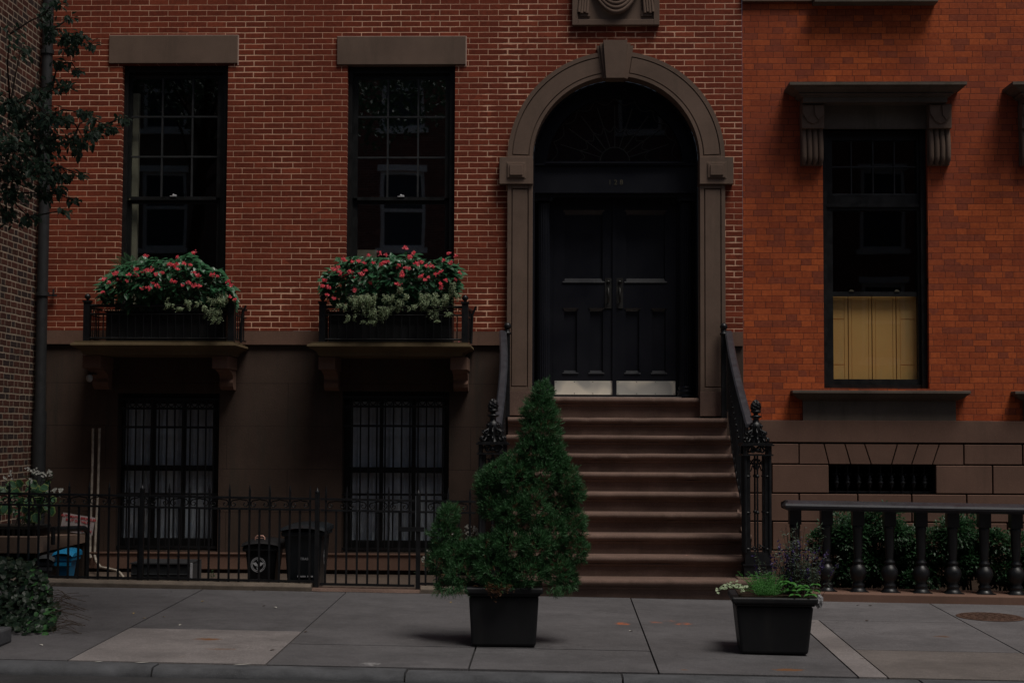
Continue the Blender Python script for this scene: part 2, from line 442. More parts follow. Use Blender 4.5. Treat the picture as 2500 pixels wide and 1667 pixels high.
# pavement
def pavement(name, base, spots=(), var=.25):
    t = NT(name); p = t.pos(); x, y, z = t.sep(p)
    n1 = t.noise(p, .9, 5, .62); n2 = t.noise(p, 9, 5, .7); n3 = t.noise(p, 90, 2, .6); n4 = t.noise(p, 2.5, 5, .6, vs=(1, 2.5, 1))
    c = t.mix(t.maprange(n1, .3, .7), tuple(q * (1 - var) for q in base), tuple(q * (1 + var) for q in base))
    c = t.mix(t.math('MULTIPLY', t.maprange(n2, .45, .75), .35), c, tuple(q * .6 for q in base))
    c = t.mix(t.math('MULTIPLY', t.maprange(n3, .52, .72), .55), c, tuple(min(1, q * 2.1) for q in base))
    c = t.mix(t.math('MULTIPLY', t.maprange(t.noise(p, 38, 2, .5), .70, .76), .6), c, tuple(q * .35 for q in base))
    c = t.mix(t.math('MULTIPLY', t.maprange(t.noise(p, 1.7, 6, .7), .46, .68), .55), c, tuple(q * .5 for q in base))
    c = t.mix(t.math('MULTIPLY', t.maprange(n4, .6, .75), .4), c, tuple(min(1, q * 1.5) for q in base))
    ck_ = t.math('ABSOLUTE', t.math('SUBTRACT', t.noise(p, .8, 6, .62), .5)); cm_ = t.math('MULTIPLY', t.math('LESS_THAN', ck_, .0016), t.maprange(t.noise(p, .6, 1, .5), .52, .58))
    c = t.mix(t.math('MULTIPLY', cm_, .7), c, tuple(q * .3 for q in base))
    sp = t.noise(p, 22, 4, .7)
    for (sx, sy, rx, ry, colr, thr) in spots:
        dx = t.math('DIVIDE', t.math('SUBTRACT', x, sx), rx); dy = t.math('DIVIDE', t.math('SUBTRACT', y, sy), ry)
        d = t.math('ADD', t.math('MULTIPLY', dx, dx), t.math('MULTIPLY', dy, dy))
        f = t.math('SUBTRACT', t.math('ADD', t.math('SUBTRACT', 1.0, d), t.math('MULTIPLY', t.math('SUBTRACT', sp, .5), 3.0)), thr)
        f = t.math('MULTIPLY', f, 1.2, clamp=True)
        c = t.mix(f, c, colr)
    t.col(c); t.rough(t.maprange(n2, .3, .7, .65, .9), .35)
    t.bump(t.math('ADD', n3, t.math('MULTIPLY', n2, 1.5)), .5, .004)
    return t.m

ORANGE = (.42, .11, .035); RUST = (.17, .075, .03); PALE = (.34, .33, .33)
def sp(px, py, rx, ry, c, thr): 
    g = gp(px, py); return (g.x, g.y, rx, ry, c, thr)
M['pave'] = pavement('bluestone_pavement', (.098, .094, .098), [
    sp(1520, 1522, .075, .10, ORANGE, .35), sp(1602, 1518, .08, .13, ORANGE, .75), sp(1668, 1522, .11, .11, ORANGE, .6), sp(1640, 1515, .16, .16, (.45, .14, .06), 1.0),
    sp(905, 1620, .10, .10, PALE, .6), sp(1015, 1562, .16, .05, PALE, .9), sp(655, 1612, .02, .12, (.5, .5, .48), .6), sp(690, 1572, .02, .22, (.5, .5, .48), .5), sp(1925, 1634, .12, .06, RUST, .0), sp(1674, 1634, .04, .03, RUST, .4)])
M['conc'] = pavement('old_concrete', (.195, .176, .172), [
    sp(505, 1560, .11, .07, RUST, .1), sp(540, 1584, .13, .05, RUST, .4), sp(445, 1603, .04, .06, RUST, .8),
    sp(2304, 1553, .10, .06, (.13, .07, .04), .3), sp(2102, 1607, .04, .03, (.07, .05, .04), .3), sp(2184, 1602, .02, .02, (.03, .03, .03), .2)])
M['conc2'] = pavement('brown_concrete', (.132, .116, .108))
M['conc3'] = pavement('grey_concrete', (.126, .120, .124), [sp(2304, 1553, .09, .06, (.12, .065, .04), .3)])
M['road'] = pavement('asphalt', (.035, .035, .037))
M['court'] = pavement('areaway_paving', (.09, .065, .05))

# ================================================================ SETTING: ground
def slabbox(mb, x0, x1, y0, y1, dz=0, th=.05):
    g = .006
    x0 += g; x1 -= g; y0 += g; y1 -= g
    c = [(x0, y0), (x1, y0), (x1, y1), (x0, y1)]
    v = [(a, b, gz(a, b) - th) for a, b in c] + [(a, b, gz(a, b) + dz) for a, b in c]
    mb.add(v, [(4, 5, 6, 7), (0, 1, 5, 4), (1, 2, 6, 5), (2, 3, 7, 6), (3, 0, 4, 7)])
KY0, KY1 = -6.86, -6.64            # kerb front and back
FY = -2.62                         # building-side edge of the pavement
def sheet(x0, x1, y0, y1, dz, slope=True):
    return [(x, y, (gz(x, y) if slope else gz(x, 0)) + dz) for x, y in ((x0, y0), (x1, y0), (x1, y1), (x0, y1))]
g0 = MB(); g0.add(sheet(-150, 150, KY0 + .02, FY + .02, -.045), [(0, 1, 2, 3)])
g0.build('ground', M['gap'], kind='structure')
rd = MB()
zr = lambda x, y: gz(x, KY0) - .125 + (.010 if y > -12 else 0)
rd.add([(x, y, gz(x, KY0) - .052) for x, y in ((-150, -150), (150, -150), (150, KY0 + .03), (-150, KY0 + .03))], [(0, 1, 2, 3)])
rd.build('road', M['road'], kind='structure')
pv = MB(); xs = [-12, -8.2, -4.7, -1.87, .66, 1.93, 3.3, 4.9, 8, 12, 30]
slabbox(pv, -30, -8.2, -6.62, FY); slabbox(pv, -8.2, -5.6, -6.62, FY)
slabbox(pv, -5.6, -3.16, -6.62, FY, .001); slabbox(pv, -3.16, -1.87, -5.12, FY)
slabbox(pv, -1.87, -.56, -5.72, FY, .002); slabbox(pv, -.56, .66, -5.72, FY, .002)
slabbox(pv, -1.87, -.56, -6.62, -5.72, .001)
slabbox(pv, .66, 1.93, -6.62, FY)
slabbox(pv, -.56, .66, -6.62, -5.72, 0)
pv.build('sidewalk', M['pave'], kind='structure')
pc = MB(); slabbox(pc, -3.16, -1.87, -6.62, -5.12, .002); slabbox(pc, 1.93, 2.12, -6.62, -3.9, .001)
pc.build('concrete_patch', M['conc'], kind='structure')
pc = MB(); slabbox(pc, 2.12, 3.3, -6.62, -5.45, .0); pc.build('concrete_patch', M['conc2'], kind='structure')
pc = MB(); slabbox(pc, 1.93, 3.3, -3.9, FY, .0); slabbox(pc, 2.12, 3.3, -5.45, -3.9, .0)
slabbox(pc, 3.3, 4.9, -6.62, FY, .0); slabbox(pc, 4.9, 30, -6.62, FY, .0)
pc.build('sidewalk', M['conc3'], kind='structure')
# kerb stones
kx = [-30, -9, -6.4, -4.2, -2.55, -.95, .42, 2.3, 4.4, 7, 30]
kb = MB()
for a, b in zip(kx[:-1], kx[1:]):
    dz = rnd.uniform(-.012, .006); n = 14; g = .006
    pts = []
    xx = [a + g + (b - a - 2 * g) * i / n for i in range(n + 1)]
    top = []
    v = []; 
    for x in xx:
        j = rnd.uniform(-.009, .009)
        for yy, z in ((KY1 - .005, gz(x, KY1) + dz), (KY0 + .035 + j, gz(x, KY1) + dz + j * .3), (KY0 + .005 + j, gz(x, KY1) + dz - .02 + j), (KY0 - .012 + j, gz(x, KY1) - .05 + j), (KY0 - .004, gz(x, KY1) - .12)):
            v.append((x, yy, z))
    fs = [(i * 5 + k, i * 5 + k + 1, i * 5 + k + 6, i * 5 + k + 5) for i in range(n) for k in range(4)]
    kb.add(v, fs, True); kb.add(v[:5], [(0, 1, 2, 3, 4)]); kb.add(v[-5:], [(4, 3, 2, 1, 0)])
kb.build('kerb', M['blue'], kind='structure')
ct = MB(); ct.add([(-12, FY, .13), (12, FY, .06), (12, .3, .06), (-12, .3, .13)], [(0, 1, 2, 3)])
ct.build('courtyard_floor', M['court'], kind='structure')
ops = MB(); ops.add([(x, y, gz(x, KY0) - .02) for x, y in ((-60, -60), (60, -60), (60, -17.6), (-60, -17.6))], [(0, 1, 2, 3)])
ops.box(-60, 60, -17.8, -17.6, -.3, -.02)
ops.build('pavement', M['conc3'], kind='structure')

# ================================================================ LEFT HOUSE
HX0, HX1 = -5.57, 1.972
ZB = 2.672                          # bottom of the brick
ARC_C = at(1503.5, 391, 0); ACX, ACZ = ARC_C.x, ARC_C.z
RO, RI = 1.155, .888
house = thing('brick_townhouse', ((HX0 + HX1) / 2, 0, .1), 'dark red brick town house with brownstone basement, two tall windows and an arched doorway', 'house')

def wall_panel(mb, X0, X1, Z0, Z1, ops_, y=0.0, depth=.14):
    xs_ = sorted({X0, X1, *[o[0] for o in ops_], *[o[1] for o in ops_]})
    zs_ = sorted({Z0, Z1, *[o[2] for o in ops_], *[o[3] for o in ops_]})
    for a, b in zip(xs_[:-1], xs_[1:]):
        for c, d in zip(zs_[:-1], zs_[1:]):
            mx, mz = (a + b) / 2, (c + d) / 2
            if any(o[0] < mx < o[1] and o[2] < mz < o[3] for o in ops_): continue
            mb.add([(a, y, c), (b, y, c), (b, y, d), (a, y, d)], [(0, 1, 2, 3)])
    for o in ops_:
        a, b, c, d = o[:4]; yb = y + depth
        mb.add([(a, y, c), (a, yb, c), (a, yb, d), (a, y, d)], [(0, 1, 2, 3)])
        mb.add([(b, y, c), (b, yb, c), (b, yb, d), (b, y, d)], [(0, 1, 2, 3)])
        if d < Z1 - .001 : mb.add([(a, y, d), (b, y, d), (b, yb, d), (a, yb, d)], [(0, 1, 2, 3)])
        if c > Z0 + .001: mb.add([(a, y, c), (b, y, c), (b, yb, c), (a, yb, c)], [(0, 1, 2, 3)])

W1 = (ax(295, 400, 0), ax(554, 400, 0), ZB - .05, az(420, 157, 0))
W2 = (ax(846, 400, 0), ax(1110, 400, 0), ZB - .05, az(980, 159, 0))
DOOR0, DOOR1 = ACX - RI - .02, ACX + RI + .02
wb = MB()
wall_panel(wb, HX0, HX1, ZB, 12.5, [(W1[0], W1[1], ZB, W1[3]), (W2[0], W2[1], ZB, W2[3]), (DOOR0, DOOR1, ZB, ACZ + RI + .02)])
N = 24; rr = RI + .02
for i in range(N):
    a, b = math.pi * i / N, math.pi * (i + 1) / N
    xa, za, xb, zb_ = ACX + rr * math.cos(a), ACZ + rr * math.sin(a), ACX + rr * math.cos(b), ACZ + rr * math.sin(b)
    wb.add([(xb, 0, zb_), (xa, 0, za), (xa, 0, ACZ + rr), (xb, 0, ACZ + rr)], [(0, 1, 2, 3)])
brickwall = wb.build('brick_wall', M['brick_a'], house)
# basement wall
B1 = (ax(285, 1100, 0), ax(534, 1100, 0), az(400, 1345, 0), az(400, 960, 0))
B2 = (ax(835, 1100, 0), ax(1096, 1100, 0), az(950, 1350, 0), az(950, 955, 0))
sb = MB()
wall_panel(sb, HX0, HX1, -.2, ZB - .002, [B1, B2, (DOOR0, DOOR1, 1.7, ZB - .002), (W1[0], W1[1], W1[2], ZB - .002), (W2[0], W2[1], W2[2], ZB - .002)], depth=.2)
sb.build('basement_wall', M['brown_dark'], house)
zbl = az(700, 838, 0)
bm_ = MB()
for a, b in ((HX0, W1[0]), (W1[1], W2[0]), (W2[1], ACX - RO - .03), (ACX + RO + .03, HX1)):
    bm_.box(a, b, -.022, -.001, zbl - .012, ZB - .004)
    bm_.box(a, b, -.034, -.0225, zbl - .016, zbl + .006)
    bm_.build('band_course', M['brown_red'], house); bm_ = MB()
# plinth under basement windows
zp1 = az(700, 1349, 0); zp0 = az(700, 1388, 0)
pl = MB()
pl.box(HX0, ACX - RO, -.07, -.001, zp0, zp1 - .012); pl.box(HX0, ACX - RO, -.085, -.001, zp1 - .0115, zp1)
pl.build('sill_course', M['brown_red'], house)

# rooms behind the windows
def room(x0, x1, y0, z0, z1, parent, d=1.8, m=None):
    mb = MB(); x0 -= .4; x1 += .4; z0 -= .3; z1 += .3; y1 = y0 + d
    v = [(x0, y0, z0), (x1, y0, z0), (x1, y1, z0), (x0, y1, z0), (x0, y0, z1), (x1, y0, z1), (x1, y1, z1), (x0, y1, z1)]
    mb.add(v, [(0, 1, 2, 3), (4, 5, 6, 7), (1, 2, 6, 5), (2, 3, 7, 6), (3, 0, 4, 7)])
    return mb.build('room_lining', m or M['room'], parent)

def tall_window(W, gl, gr, cols, rows, zmeet, ztop, zlow, label, shutter, glass='glass'):
    # W opening; gl/gr glass sides, cols/rows muntins (x, z)
    y = .125
    fr = MB()
    x0, x1, z0, z1 = W
    fr.box(x0 + .001, gl - .05, y, y + .10, z0, z1 - .002); fr.box(gr + .05, x1 - .001, y, y + .10, z0, z1 - .002)
    fr.box(gl - .0505, gr + .0505, y - .003, y + .097, ztop + .045, z1 - .003)
    fr.box(gl - .0505, gr + .0505, y - .003, y + .097, z0, zlow)
    fr.box(x0 + .001, x0 + .045, y - .04, y - .001, z0, z1 - .002); fr.box(x1 - .06, x1 - .001, y - .04, y - .001, z0, z1 - .002)
    fr.box(x0 + .0455, x1 - .0605, y - .035, y - .004, z1 - .07, z1 - .003)
    win = fr.build('window', M['sash'], house, label=label)
    us = MB(); ya, yb = y + .02, y + .06
    us.box(gl - .05, gl, ya, yb, zmeet, ztop + .045); us.box(gr, gr + .05, ya, yb, zmeet, ztop + .045)
    us.box(gl, gr, ya - .001, yb, ztop, ztop + .044); us.box(gl, gr, ya - .001, yb, zmeet - .025, zmeet + .012)
    us.build('upper_sash', M['sash'], win)
    mu = MB()
    for c in cols: mu.box(c - .009, c + .009, ya + .002, ya + .03, zmeet + .012, ztop)
    for r_ in rows: mu.box(gl, gr, ya + .0005, ya + .032, r_ - .009, r_ + .009)
    mu.build('muntin_bars', M['muntin'], win)
    ls = MB(); yc, yd = y + .062, y + .098
    ls.box(gl - .05, gl, yc, yd, zlow, zmeet - .02); ls.box(gr, gr + .05, yc, yd, zlow, zmeet - .02)
    ls.box(gl - .05, gr + .05, yc + .001, yd, zmeet - .06, zmeet - .0205); ls.box(gl, gr, yc + .001, yd, zlow, zlow + .09)
    ls.build('lower_sash', M['sash'], win)
    gp_ = MB(); gp_.box(gl - .005, gr + .005, y + .038, y + .042, zmeet, ztop + .01); gp_.build('pane', M[glass], win)
    gp_ = MB(); gp_.box(gl - .005, gr + .005, y + .076, y + .080, zlow + .05, zmeet - .03); gp_.build('pane', M[glass], win)
    lk = MB(); xm = (gl + gr) / 2
    lk.box(xm - .035, xm + .035, ya - .012, ya + .01, zmeet + .0125, zmeet + .02); lk.ball((xm, ya, zmeet + .028), .012); lk.tube([(xm, ya, zmeet + .03), (xm + .035, ya, zmeet + .026)], .005)
    lk.build('sash_lock', M['white'], win)
    sh = MB()
    for a, b, c, d in shutter: sh.box(a, b, y + .14, y + .20, c, d)
    if shutter: sh.build('inner_shutter', M['cream'], win)
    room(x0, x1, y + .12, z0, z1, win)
    return win
g = .15
gl1, gr1 = ax(322, 300, g), ax(531, 300, g)
tall_window(W1, gl1, gr1, [ax(396.5, 300, g), ax(470, 300, g)], [az(430, 285.5, g), az(430, 383, g)], az(430, 483, g), az(430, 193, g), ZB + .12,
            'tall twelve-light sash window on the left with a cream shutter edge inside', [(gl1 - .05, gl1 + .045, ZB, az(430, 230, .3))], 'glass_dim')
gl2, gr2 = ax(874, 300, g), ax(1087, 300, g)
tall_window(W2, gl2, gr2, [ax(947, 300, g), ax(1021, 300, g)], [az(980, 286, g), az(980, 385, g)], az(980, 484, g), az(980, 195, g), ZB + .12,
            'tall twelve-light sash window nearer the door, reflecting windows opposite', [(gl2 - .05, gl2 + .20, ZB, az(900, 611, .3))])

# lintels
for (a, b, c, d) in ((268, 581, 88, 156), (824, 1137, 90.5, 159)):
    l = MB(); x0, x1, z1, z0 = ax(a, c, 0), ax(b, c, 0), az((a + b) / 2, c, 0), az((a + b) / 2, d, 0)
    l.box(x0, x1, -.022, .12, z0, z1)
    lo = l.build('window_lintel', M['brown'], house, bevel=.004)
    l = MB(); l.box(x1 + .001, x1 + .012, -.006, .05, z0 - .02, z1 + .004); l.box(x0 - .002, x1 + .001, -.006, .05, z1 + .001, z1 + .007)
    l.build('mortar_bead', stone('mortar', (.5, .36, .3), .2, 20) if 'mortar' not in bpy.data.materials else bpy.data.materials['mortar'], lo)

# basement windows
def basement_window(B, gl, gr, cols, zt, zbot, zm, label):
    x0, x1, z0, z1 = B; y = .19
    fr = MB(); fr.box(x0 + .001, gl, y, y + .08, z0, z1 - .002); fr.box(gr, x1 - .001, y, y + .08, z0, z1 - .002)
    fr.box(gl, gr, y - .002, y + .08, z0, zbot); fr.box(gl, gr, y - .002, y + .08, zt, z1 - .003)
    fr.box(gl, gr, y - .004, y + .05, zm - .03, zm + .03)
    for c in cols: fr.box(c - .02, c + .02, y + .01, y + .04, zbot, zt)
    win = fr.build('basement_window', M['sash'], house, label=label)
    p_ = MB(); p_.box(gl, gr, y + .043, y + .047, zbot, zt); p_.build('pane', M['glass_flat'], win)
    c_ = MB(); n = 180; v = []
    for i in range(n + 1):
        x = gl - .03 + (gr - gl + .06) * i / n
        ph = i * .55 + 1.7 * math.sin(i * .11) + .8 * math.sin(i * .31 + 1)
        yy = y + .10 + .030 * math.sin(ph)
        v += [(x, yy, zbot - .02), (x + .01 * math.sin(i * .2), yy * .0 + y + .10 + .02 * math.sin(ph), zt + .02)]
    c_.add(v, [(2 * i, 2 * i + 2, 2 * i + 3, 2 * i + 1) for i in range(n)], True)
    c_.build('curtain', M['curtain'], win)
    b_ = MB(); yb = .06
    nb = 12; xa, xb = x0 + .10, x1 - .07
    for i in range(nb):
        x = xa + (xb - xa) * i / (nb - 1); b_.tube([(x, yb, z0 + .02), (x, yb, z1 - .05)], .0085, 6)
    for z in (z0 + .04, z0 + (z1 - z0) * .36, z0 + (z1 - z0) * .785, z1 - .06, z1 - .16): b_.box(x0 + .002, x1 - .002, yb - .012, yb + .012, z - .012, z + .012)
    for i in range(nb - 1):            # scroll frieze at the top of the bars
        xc = xa + (xb - xa) * (i + .5) / (nb - 1); zc = z1 - .11
        b_.tube([(xc + .03 * math.cos(k), yb, zc + .035 * math.sin(k)) for k in [j * math.pi / 5 for j in range(10)]], .006, 5, closed=True)
    b_.build('window_grille', M['iron'], win)
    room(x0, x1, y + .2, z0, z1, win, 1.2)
basement_window(B1, ax(301, 1100, .2), ax(523, 1100, .2), [ax(375, 1100, .2), ax(449, 1100, .2)], az(400, 985, .2), az(400, 1313, .2), az(400, 1142, .2),
                'left barred basement window with pleated curtains')
basement_window(B2, ax(857, 1100, .2), ax(1084, 1100, .2), [ax(931, 1100, .2), ax(1010, 1100, .2)], az(950, 980, .2), az(950, 1319, .2), az(950, 1147, .2),
                'right barred basement window with a pale half curtain')

# balconies -------------------------------------------------------
SY = -.70
def spiral(cx, cz, r0, turns, y, a0=0, n=22, sgn=1):
    return [(cx + r0 * (1 - i / n * .82) * math.cos(a0 + sgn * turns * 2 * math.pi * i / n), y, cz + r0 * (1 - i / n * .82) * math.sin(a0 + sgn * turns * 2 * math.pi * i / n)) for i in range(n + 1)]
def balcony(xl, xr, ypx, brk, label):
    z_top = az(xl, ypx, SY) + .02
    X0, X1 = ax(xl, ypx, SY), ax(xr, ypx, SY)
    d = -SY
    s = MB()
    prof = [(d - .03, z_top), (d - .03, z_top - .018), (d, z_top - .024), (d + .004, z_top - .045), (d - .015, z_top - .062), (d - .05, z_top - .075), (d - .085, z_top - .10), (d - .10, z_top - .135), (d - .13, z_top - .14)]
    s.mould([(q - d, z) for q, z in prof], X0, X1, SY) if False else None
    # front and returns
    n = len(prof)
    v = [(X0 - (q - d), -q, z) for q, z in prof] + [(X1 + (q - d), -q, z) for q, z in prof]
    s.add(v, [(i, i + 1, i + 1 + n, i + n) for i in range(n - 1)])
    s.add([(X0 - (q - d), 0, z) for q, z in prof] + v[:n], [(i, i + 1, i + 1 + n, i + n) for i in range(n - 1)])
    s.add(v[n:] + [(X1 + (q - d), 0, z) for q, z in prof], [(i, i + 1, i + 1 + n, i + n) for i in range(n - 1)])
    for k in (0, n - 1):
        q, z = prof[k]; s.add([(X0 - (q - d), -q, z), (X1 + (q - d), -q, z), (X1 + (q - d), 0, z), (X0 - (q - d), 0, z)], [(0, 1, 2, 3)])
    sl_ = s.build('balcony_slab', M['slab'], house, label=label)
    zb2 = z_top - .14
    for a, b in brk:
        xa, xb = ax(a, 890, -.5), ax(b, 890, -.5)
        k = MB()
        k.box(xa, xb, -.50, .0, zb2 - .135, zb2 - .001)
        pr = [(0, zb2 - .136), (-.44, zb2 - .136)]
        for i in range(9):
            t_ = i / 8 * math.pi / 2
            pr.append((-.44 * math.cos(t_) + .0 - .0, zb2 - .14 - .17 * math.sin(t_)))
        pr2 = [(0, zb2 - .136), (-.36, zb2 - .136), (-.34, zb2 - .15), (-.25, zb2 - .165), (-.18, zb2 - .19), (-.15, zb2 - .23), (-.17, zb2 - .27), (-.16, zb2 - .31), (-.11, zb2 - .34), (0, zb2 - .345)]
        k.prismx(pr2, xa + .012, xb - .012)
        k.build('bracket', M['brown_red'], sl_, bevel=.006)
    # railing
    zr = z_top + .002; H = .40
    px0, px1 = X0 + .14, X1 - .06
    rl = MB(); yf = SY + .10
    for x in (px0, px1):
        rl.box(x - .033, x + .033, yf - .033, yf + .033, zr, zr + H)
        rl.box(x - .042, x + .042, yf - .042, yf + .042, zr + H + .0005, zr + H + .018)
        rl.lathe([(.012, H + .0185), (.012, H + .03), (.03, H + .045), (.033, H + .065), (.02, H + .082), (.008, H + .09)], (x, yf, zr), 12)
    rails = lambda mb, p, q: [mb.tube([(p[0], p[1], zr + h), (q[0], q[1], zr + h)], r_, 8) for h, r_ in ((.03, .010), (H - .12, .009), (H - .035, .016))]
    rails(rl, (px0, yf), (px1, yf)); rails(rl, (px0, yf), (px0 - .02, -.05)); rails(rl, (px1, yf), (px1 + .04, -.05))
    nb = 18
    for i in range(1, nb):
        x = px0 + (px1 - px0) * i / nb; rl.tube([(x, yf, zr + .03), (x, yf, zr + H - .12)], .0065, 6)
        for sg in (-1, 1):
            rl.tube(spiral(x + sg * .022, zr + H - .082, .022, .9, yf, 0 if sg > 0 else math.pi, 10, sg), .0045, 5)
    for x, dx in ((px0, -.02), (px1, .04)):
        for i in range(1, 7):
            f = i / 7; rl.tube([(x + dx * f, yf + (-.05 - yf) * f, zr + .03), (x + dx * f, yf + (-.05 - yf) * f, zr + H - .04)], .0065, 6)
    for x, dx in ((px1, .05),):
        rl.tube([(x + dx, -.35, zr), (x + dx + .01, -.35, zr + H - .1), (x + dx + .05, -.36, zr + H - .01)], [.014, .014, .01], 6)
    rl.build('balcony_railing', M['iron'], sl_)
    return X0, X1, z_top, yf
bal1 = balcony(172, 574, 836, ((201, 245), (517, 556)), 'mossy stone balcony slab under the left tall window')
bal2 = balcony(750, 1148, 839, ((777, 818), (1099, 1141)), 'mossy stone balcony slab under the tall window nearer the door')

# door surround ---------------------------------------------------
def arc(r_, a0, a1, n): return [(ACX + r_ * math.cos(a0 + (a1 - a0) * i / n), ACZ + r_ * math.sin(a0 + (a1 - a0) * i / n)) for i in range(n + 1)]
zs = az(1503, 970, 0)             # threshold level
zblk1, zblk0 = az(1250, 388, 0), az(1250, 453, 0)
ds = MB(); YS = -.085
KA = R(4.5)
for a0, a1 in ((KA * 1.0, math.pi / 2 - KA), (math.pi / 2 + KA, math.pi - KA)):
    pass
def ring(mb, r0, r1, a0, a1, y0, y1, n=28):
    A = arc(r0, a0, a1, n); B = arc(r1, a0, a1, n)
    v = [(x, y0, z) for x, z in A] + [(x, y0, z) for x, z in B] + [(x, y1, z) for x, z in A] + [(x, y1, z) for x, z in B]
    m = n + 1; fs = []
    for i in range(n):
        fs += [(i, i + 1, m + i + 1, m + i)]
    mb.add(v, fs)
    mb.add(v, [(i, i + 1, 2 * m + i + 1, 2 * m + i) for i in range(n)] + [(m + i, m + i + 1, 3 * m + i + 1, 3 * m + i) for i in range(n)], True)
    mb.add(v, [(0, m, 3 * m, 2 * m), (n, m + n, 3 * m + n, 2 * m + n)])
# arch: body slightly sunk, raised rims, raised inner panel with grooves round it
def archside(mb, a0, a1):
    ring(mb, RI, RO, a0, a1, YS + .018, .16)
    ring(mb, RI, RI + .035, a0, a1, YS, YS + .0175)
    ring(mb, RO - .045, RO, a0, a1, YS, YS + .0175)
    e = .035
    ring(mb, RI + .0355, RO - .0455, a0, a0 + e, YS + .001, YS + .0174); ring(mb, RI + .0355, RO - .0455, a1 - e, a1, YS + .001, YS + .0174)
    g_ = .012
    ring(mb, RI + .035 + g_, RO - .045 - g_, a0 + e + g_, a1 - e - g_, YS + .002, YS + .0176)
archside(ds, 0.0, math.pi / 2 - R(6.2)); archside(ds, math.pi / 2 + R(6.2), math.pi)
ds.build('door_arch', M['brown'], house, bevel=.003, seg=1)
def blockpanel(mb, x0, x1, z0, z1, y0, yb, rim, groove=.012, raise_=.0):
    mb.box(x0, x1, y0 + .018, yb, z0, z1)
    mb.box(x0, x0 + rim, y0, y0 + .0178, z0, z1); mb.box(x1 - rim, x1, y0, y0 + .0178, z0, z1)
    mb.box(x0 + rim + .0002, x1 - rim - .0002, y0 + .0004, y0 + .0178, z0, z0 + rim); mb.box(x0 + rim + .0002, x1 - rim - .0002, y0 + .0004, y0 + .0178, z1 - rim, z1)
    mb.box(x0 + rim + groove, x1 - rim - groove, y0 + .002 - raise_, y0 + .0179, z0 + rim + groove, z1 - rim - groove)
for sg, nm in ((-1, 'l'), (1, 'r')):
    xin, xout = ACX + sg * RI, ACX + sg * RO
    a, b = min(xin, xout), max(xin, xout)
    zpt, zpb = zblk0 - .002, az(1250, 955, 0) - .0
    pm = MB(); blockpanel(pm, a, b, zpb, zpt, YS, .16, .042)
    pil = pm.build('door_pilaster', M['brown'], house, bevel=.003, seg=1)
    pm = MB(); zst = az(1740, 1016, -.12); pm.box(a - .006, b + .006, YS - .02, .16, zst, zpb - .001)
    pm.build('pilaster_base', M['step'], pil, bevel=.004)
    pm = MB(); ex = .085
    a2, b2 = (a - ex, b + .004) if sg < 0 else (a - .004, b + ex)
    pm.box(a2, b2, YS - .03, .16, zblk0, zblk1)
    ca, cb = a2 + .075, b2 - .075
    for i_, (in_, yy) in enumerate(((0, -.034), (.012, -.048), (.035, -.062))):
        zt_, zb_ = zblk1 - .055 - in_, zblk0 + .055 + in_
        pm.box(ca + in_, cb - in_, YS + yy, YS - .0301, zb_, zt_)
    pm.build('impost_block', M['brown'], pil, bevel=.003, seg=1)
# keystone
ks = MB()
zk1, zk0 = az(1503, 102, YS), az(1503, 194, YS)
kt0, kt1, kb0, kb1 = ax(1473, 102, YS - .07), ax(1532, 102, YS - .07), ax(1480, 194, YS - .07), ax(1525, 194, YS - .07)
ks.prism([(kb0, zk0), (kb1, zk0), (kt1, zk1), (kt0, zk1)], YS - .075, .05)
for sgn, t0, b0 in ((-1, kt0, kb0), (1, kt1, kb1)):
    for j, (wd, dy, dz_) in enumerate(((.036, -.035, .028), (.068, -.004, .045))):
        o = .0005 * (j + 1)
        pts = [(b0 + sgn * o, zk0 + .004), (b0 + sgn * wd * .55, zk0 + .006), (t0 + sgn * wd, zk1 - dz_), (t0 + sgn * o, zk1 - dz_)]
        if sgn < 0: pts = pts[::-1]
        ks.prism(pts, YS + dy, .049 - .001 * j)
ks.build('keystone', M['brown'], house, bevel=.003, seg=1)

# plaque with a draped swag -----------------------------------------
pq = MB()
xa, xb, zb_, zi = ax(1397, 60, -.06), ax(1610, 60, -.06), az(1503, 62, -.06), az(1503, 47, -.06)
zt_ = zb_ + .95
rim = .062
pq.box(xa, xb, -.045, -.001, zb_, zt_)
pq.box(xa, xa + rim, -.07, -.0455, zb_, zt_); pq.box(xb - rim, xb, -.07, -.0455, zb_, zt_); pq.box(xa + rim + .0002, xb - rim - .0002, -.0698, -.0455, zb_, zb_ + rim); pq.box(xa + rim + .0002, xb - rim - .0002, -.0698, -.0455, zt_ - rim, zt_)
plq = pq.build('wall_plaque', M['brown'], house, bevel=.004)
sw = MB(); xm = (xa + xb) / 2; zc = az(1503, 31, -.08)
for k in range(5):
    dep = .30 - .045 * k; hw = .28 - .028 * k
    pts = []
    for i in range(25):
        u = -1 + 2 * i / 24
        pts.append((xm + hw * u, -.062 - .035 * (1 - u * u) - .004 * k, zc + .002 + .045 * k + dep * (u * u) * (1 + .15 * u * u)))
    sw.tube(pts, [.012 + .016 * (1 - (-1 + 2 * i / 24) ** 2) for i in range(25)], 8)
for sg in (-1, 1):
    for k in range(4):
        x = xm + sg * (.30 + .028 * k); zt2 = zc + .5
        sw.tube([(x - sg * .03, -.06, zt2), (x, -.068, zc + .12), (x + sg * .01 , -.07, zc - .005 + .012 * (k % 2))], [.01, .017, .019], 7)
    sw.box(xm + sg * .33 - .055, xm + sg * .33 + .055, -.062, -.046, zc - .035, zc + .02)
sw.build('carved_swag', M['brown'], plq)

# door frame, doors ---------------------------------------------------
DY = .42
zh = az(1503, 478, DY)             # door head
zt1 = az(1503, 400, .25); zt0 = az(1503, 470, .25)     # transom beam
dl, dr = ACX - RI, ACX + RI
fr = MB()
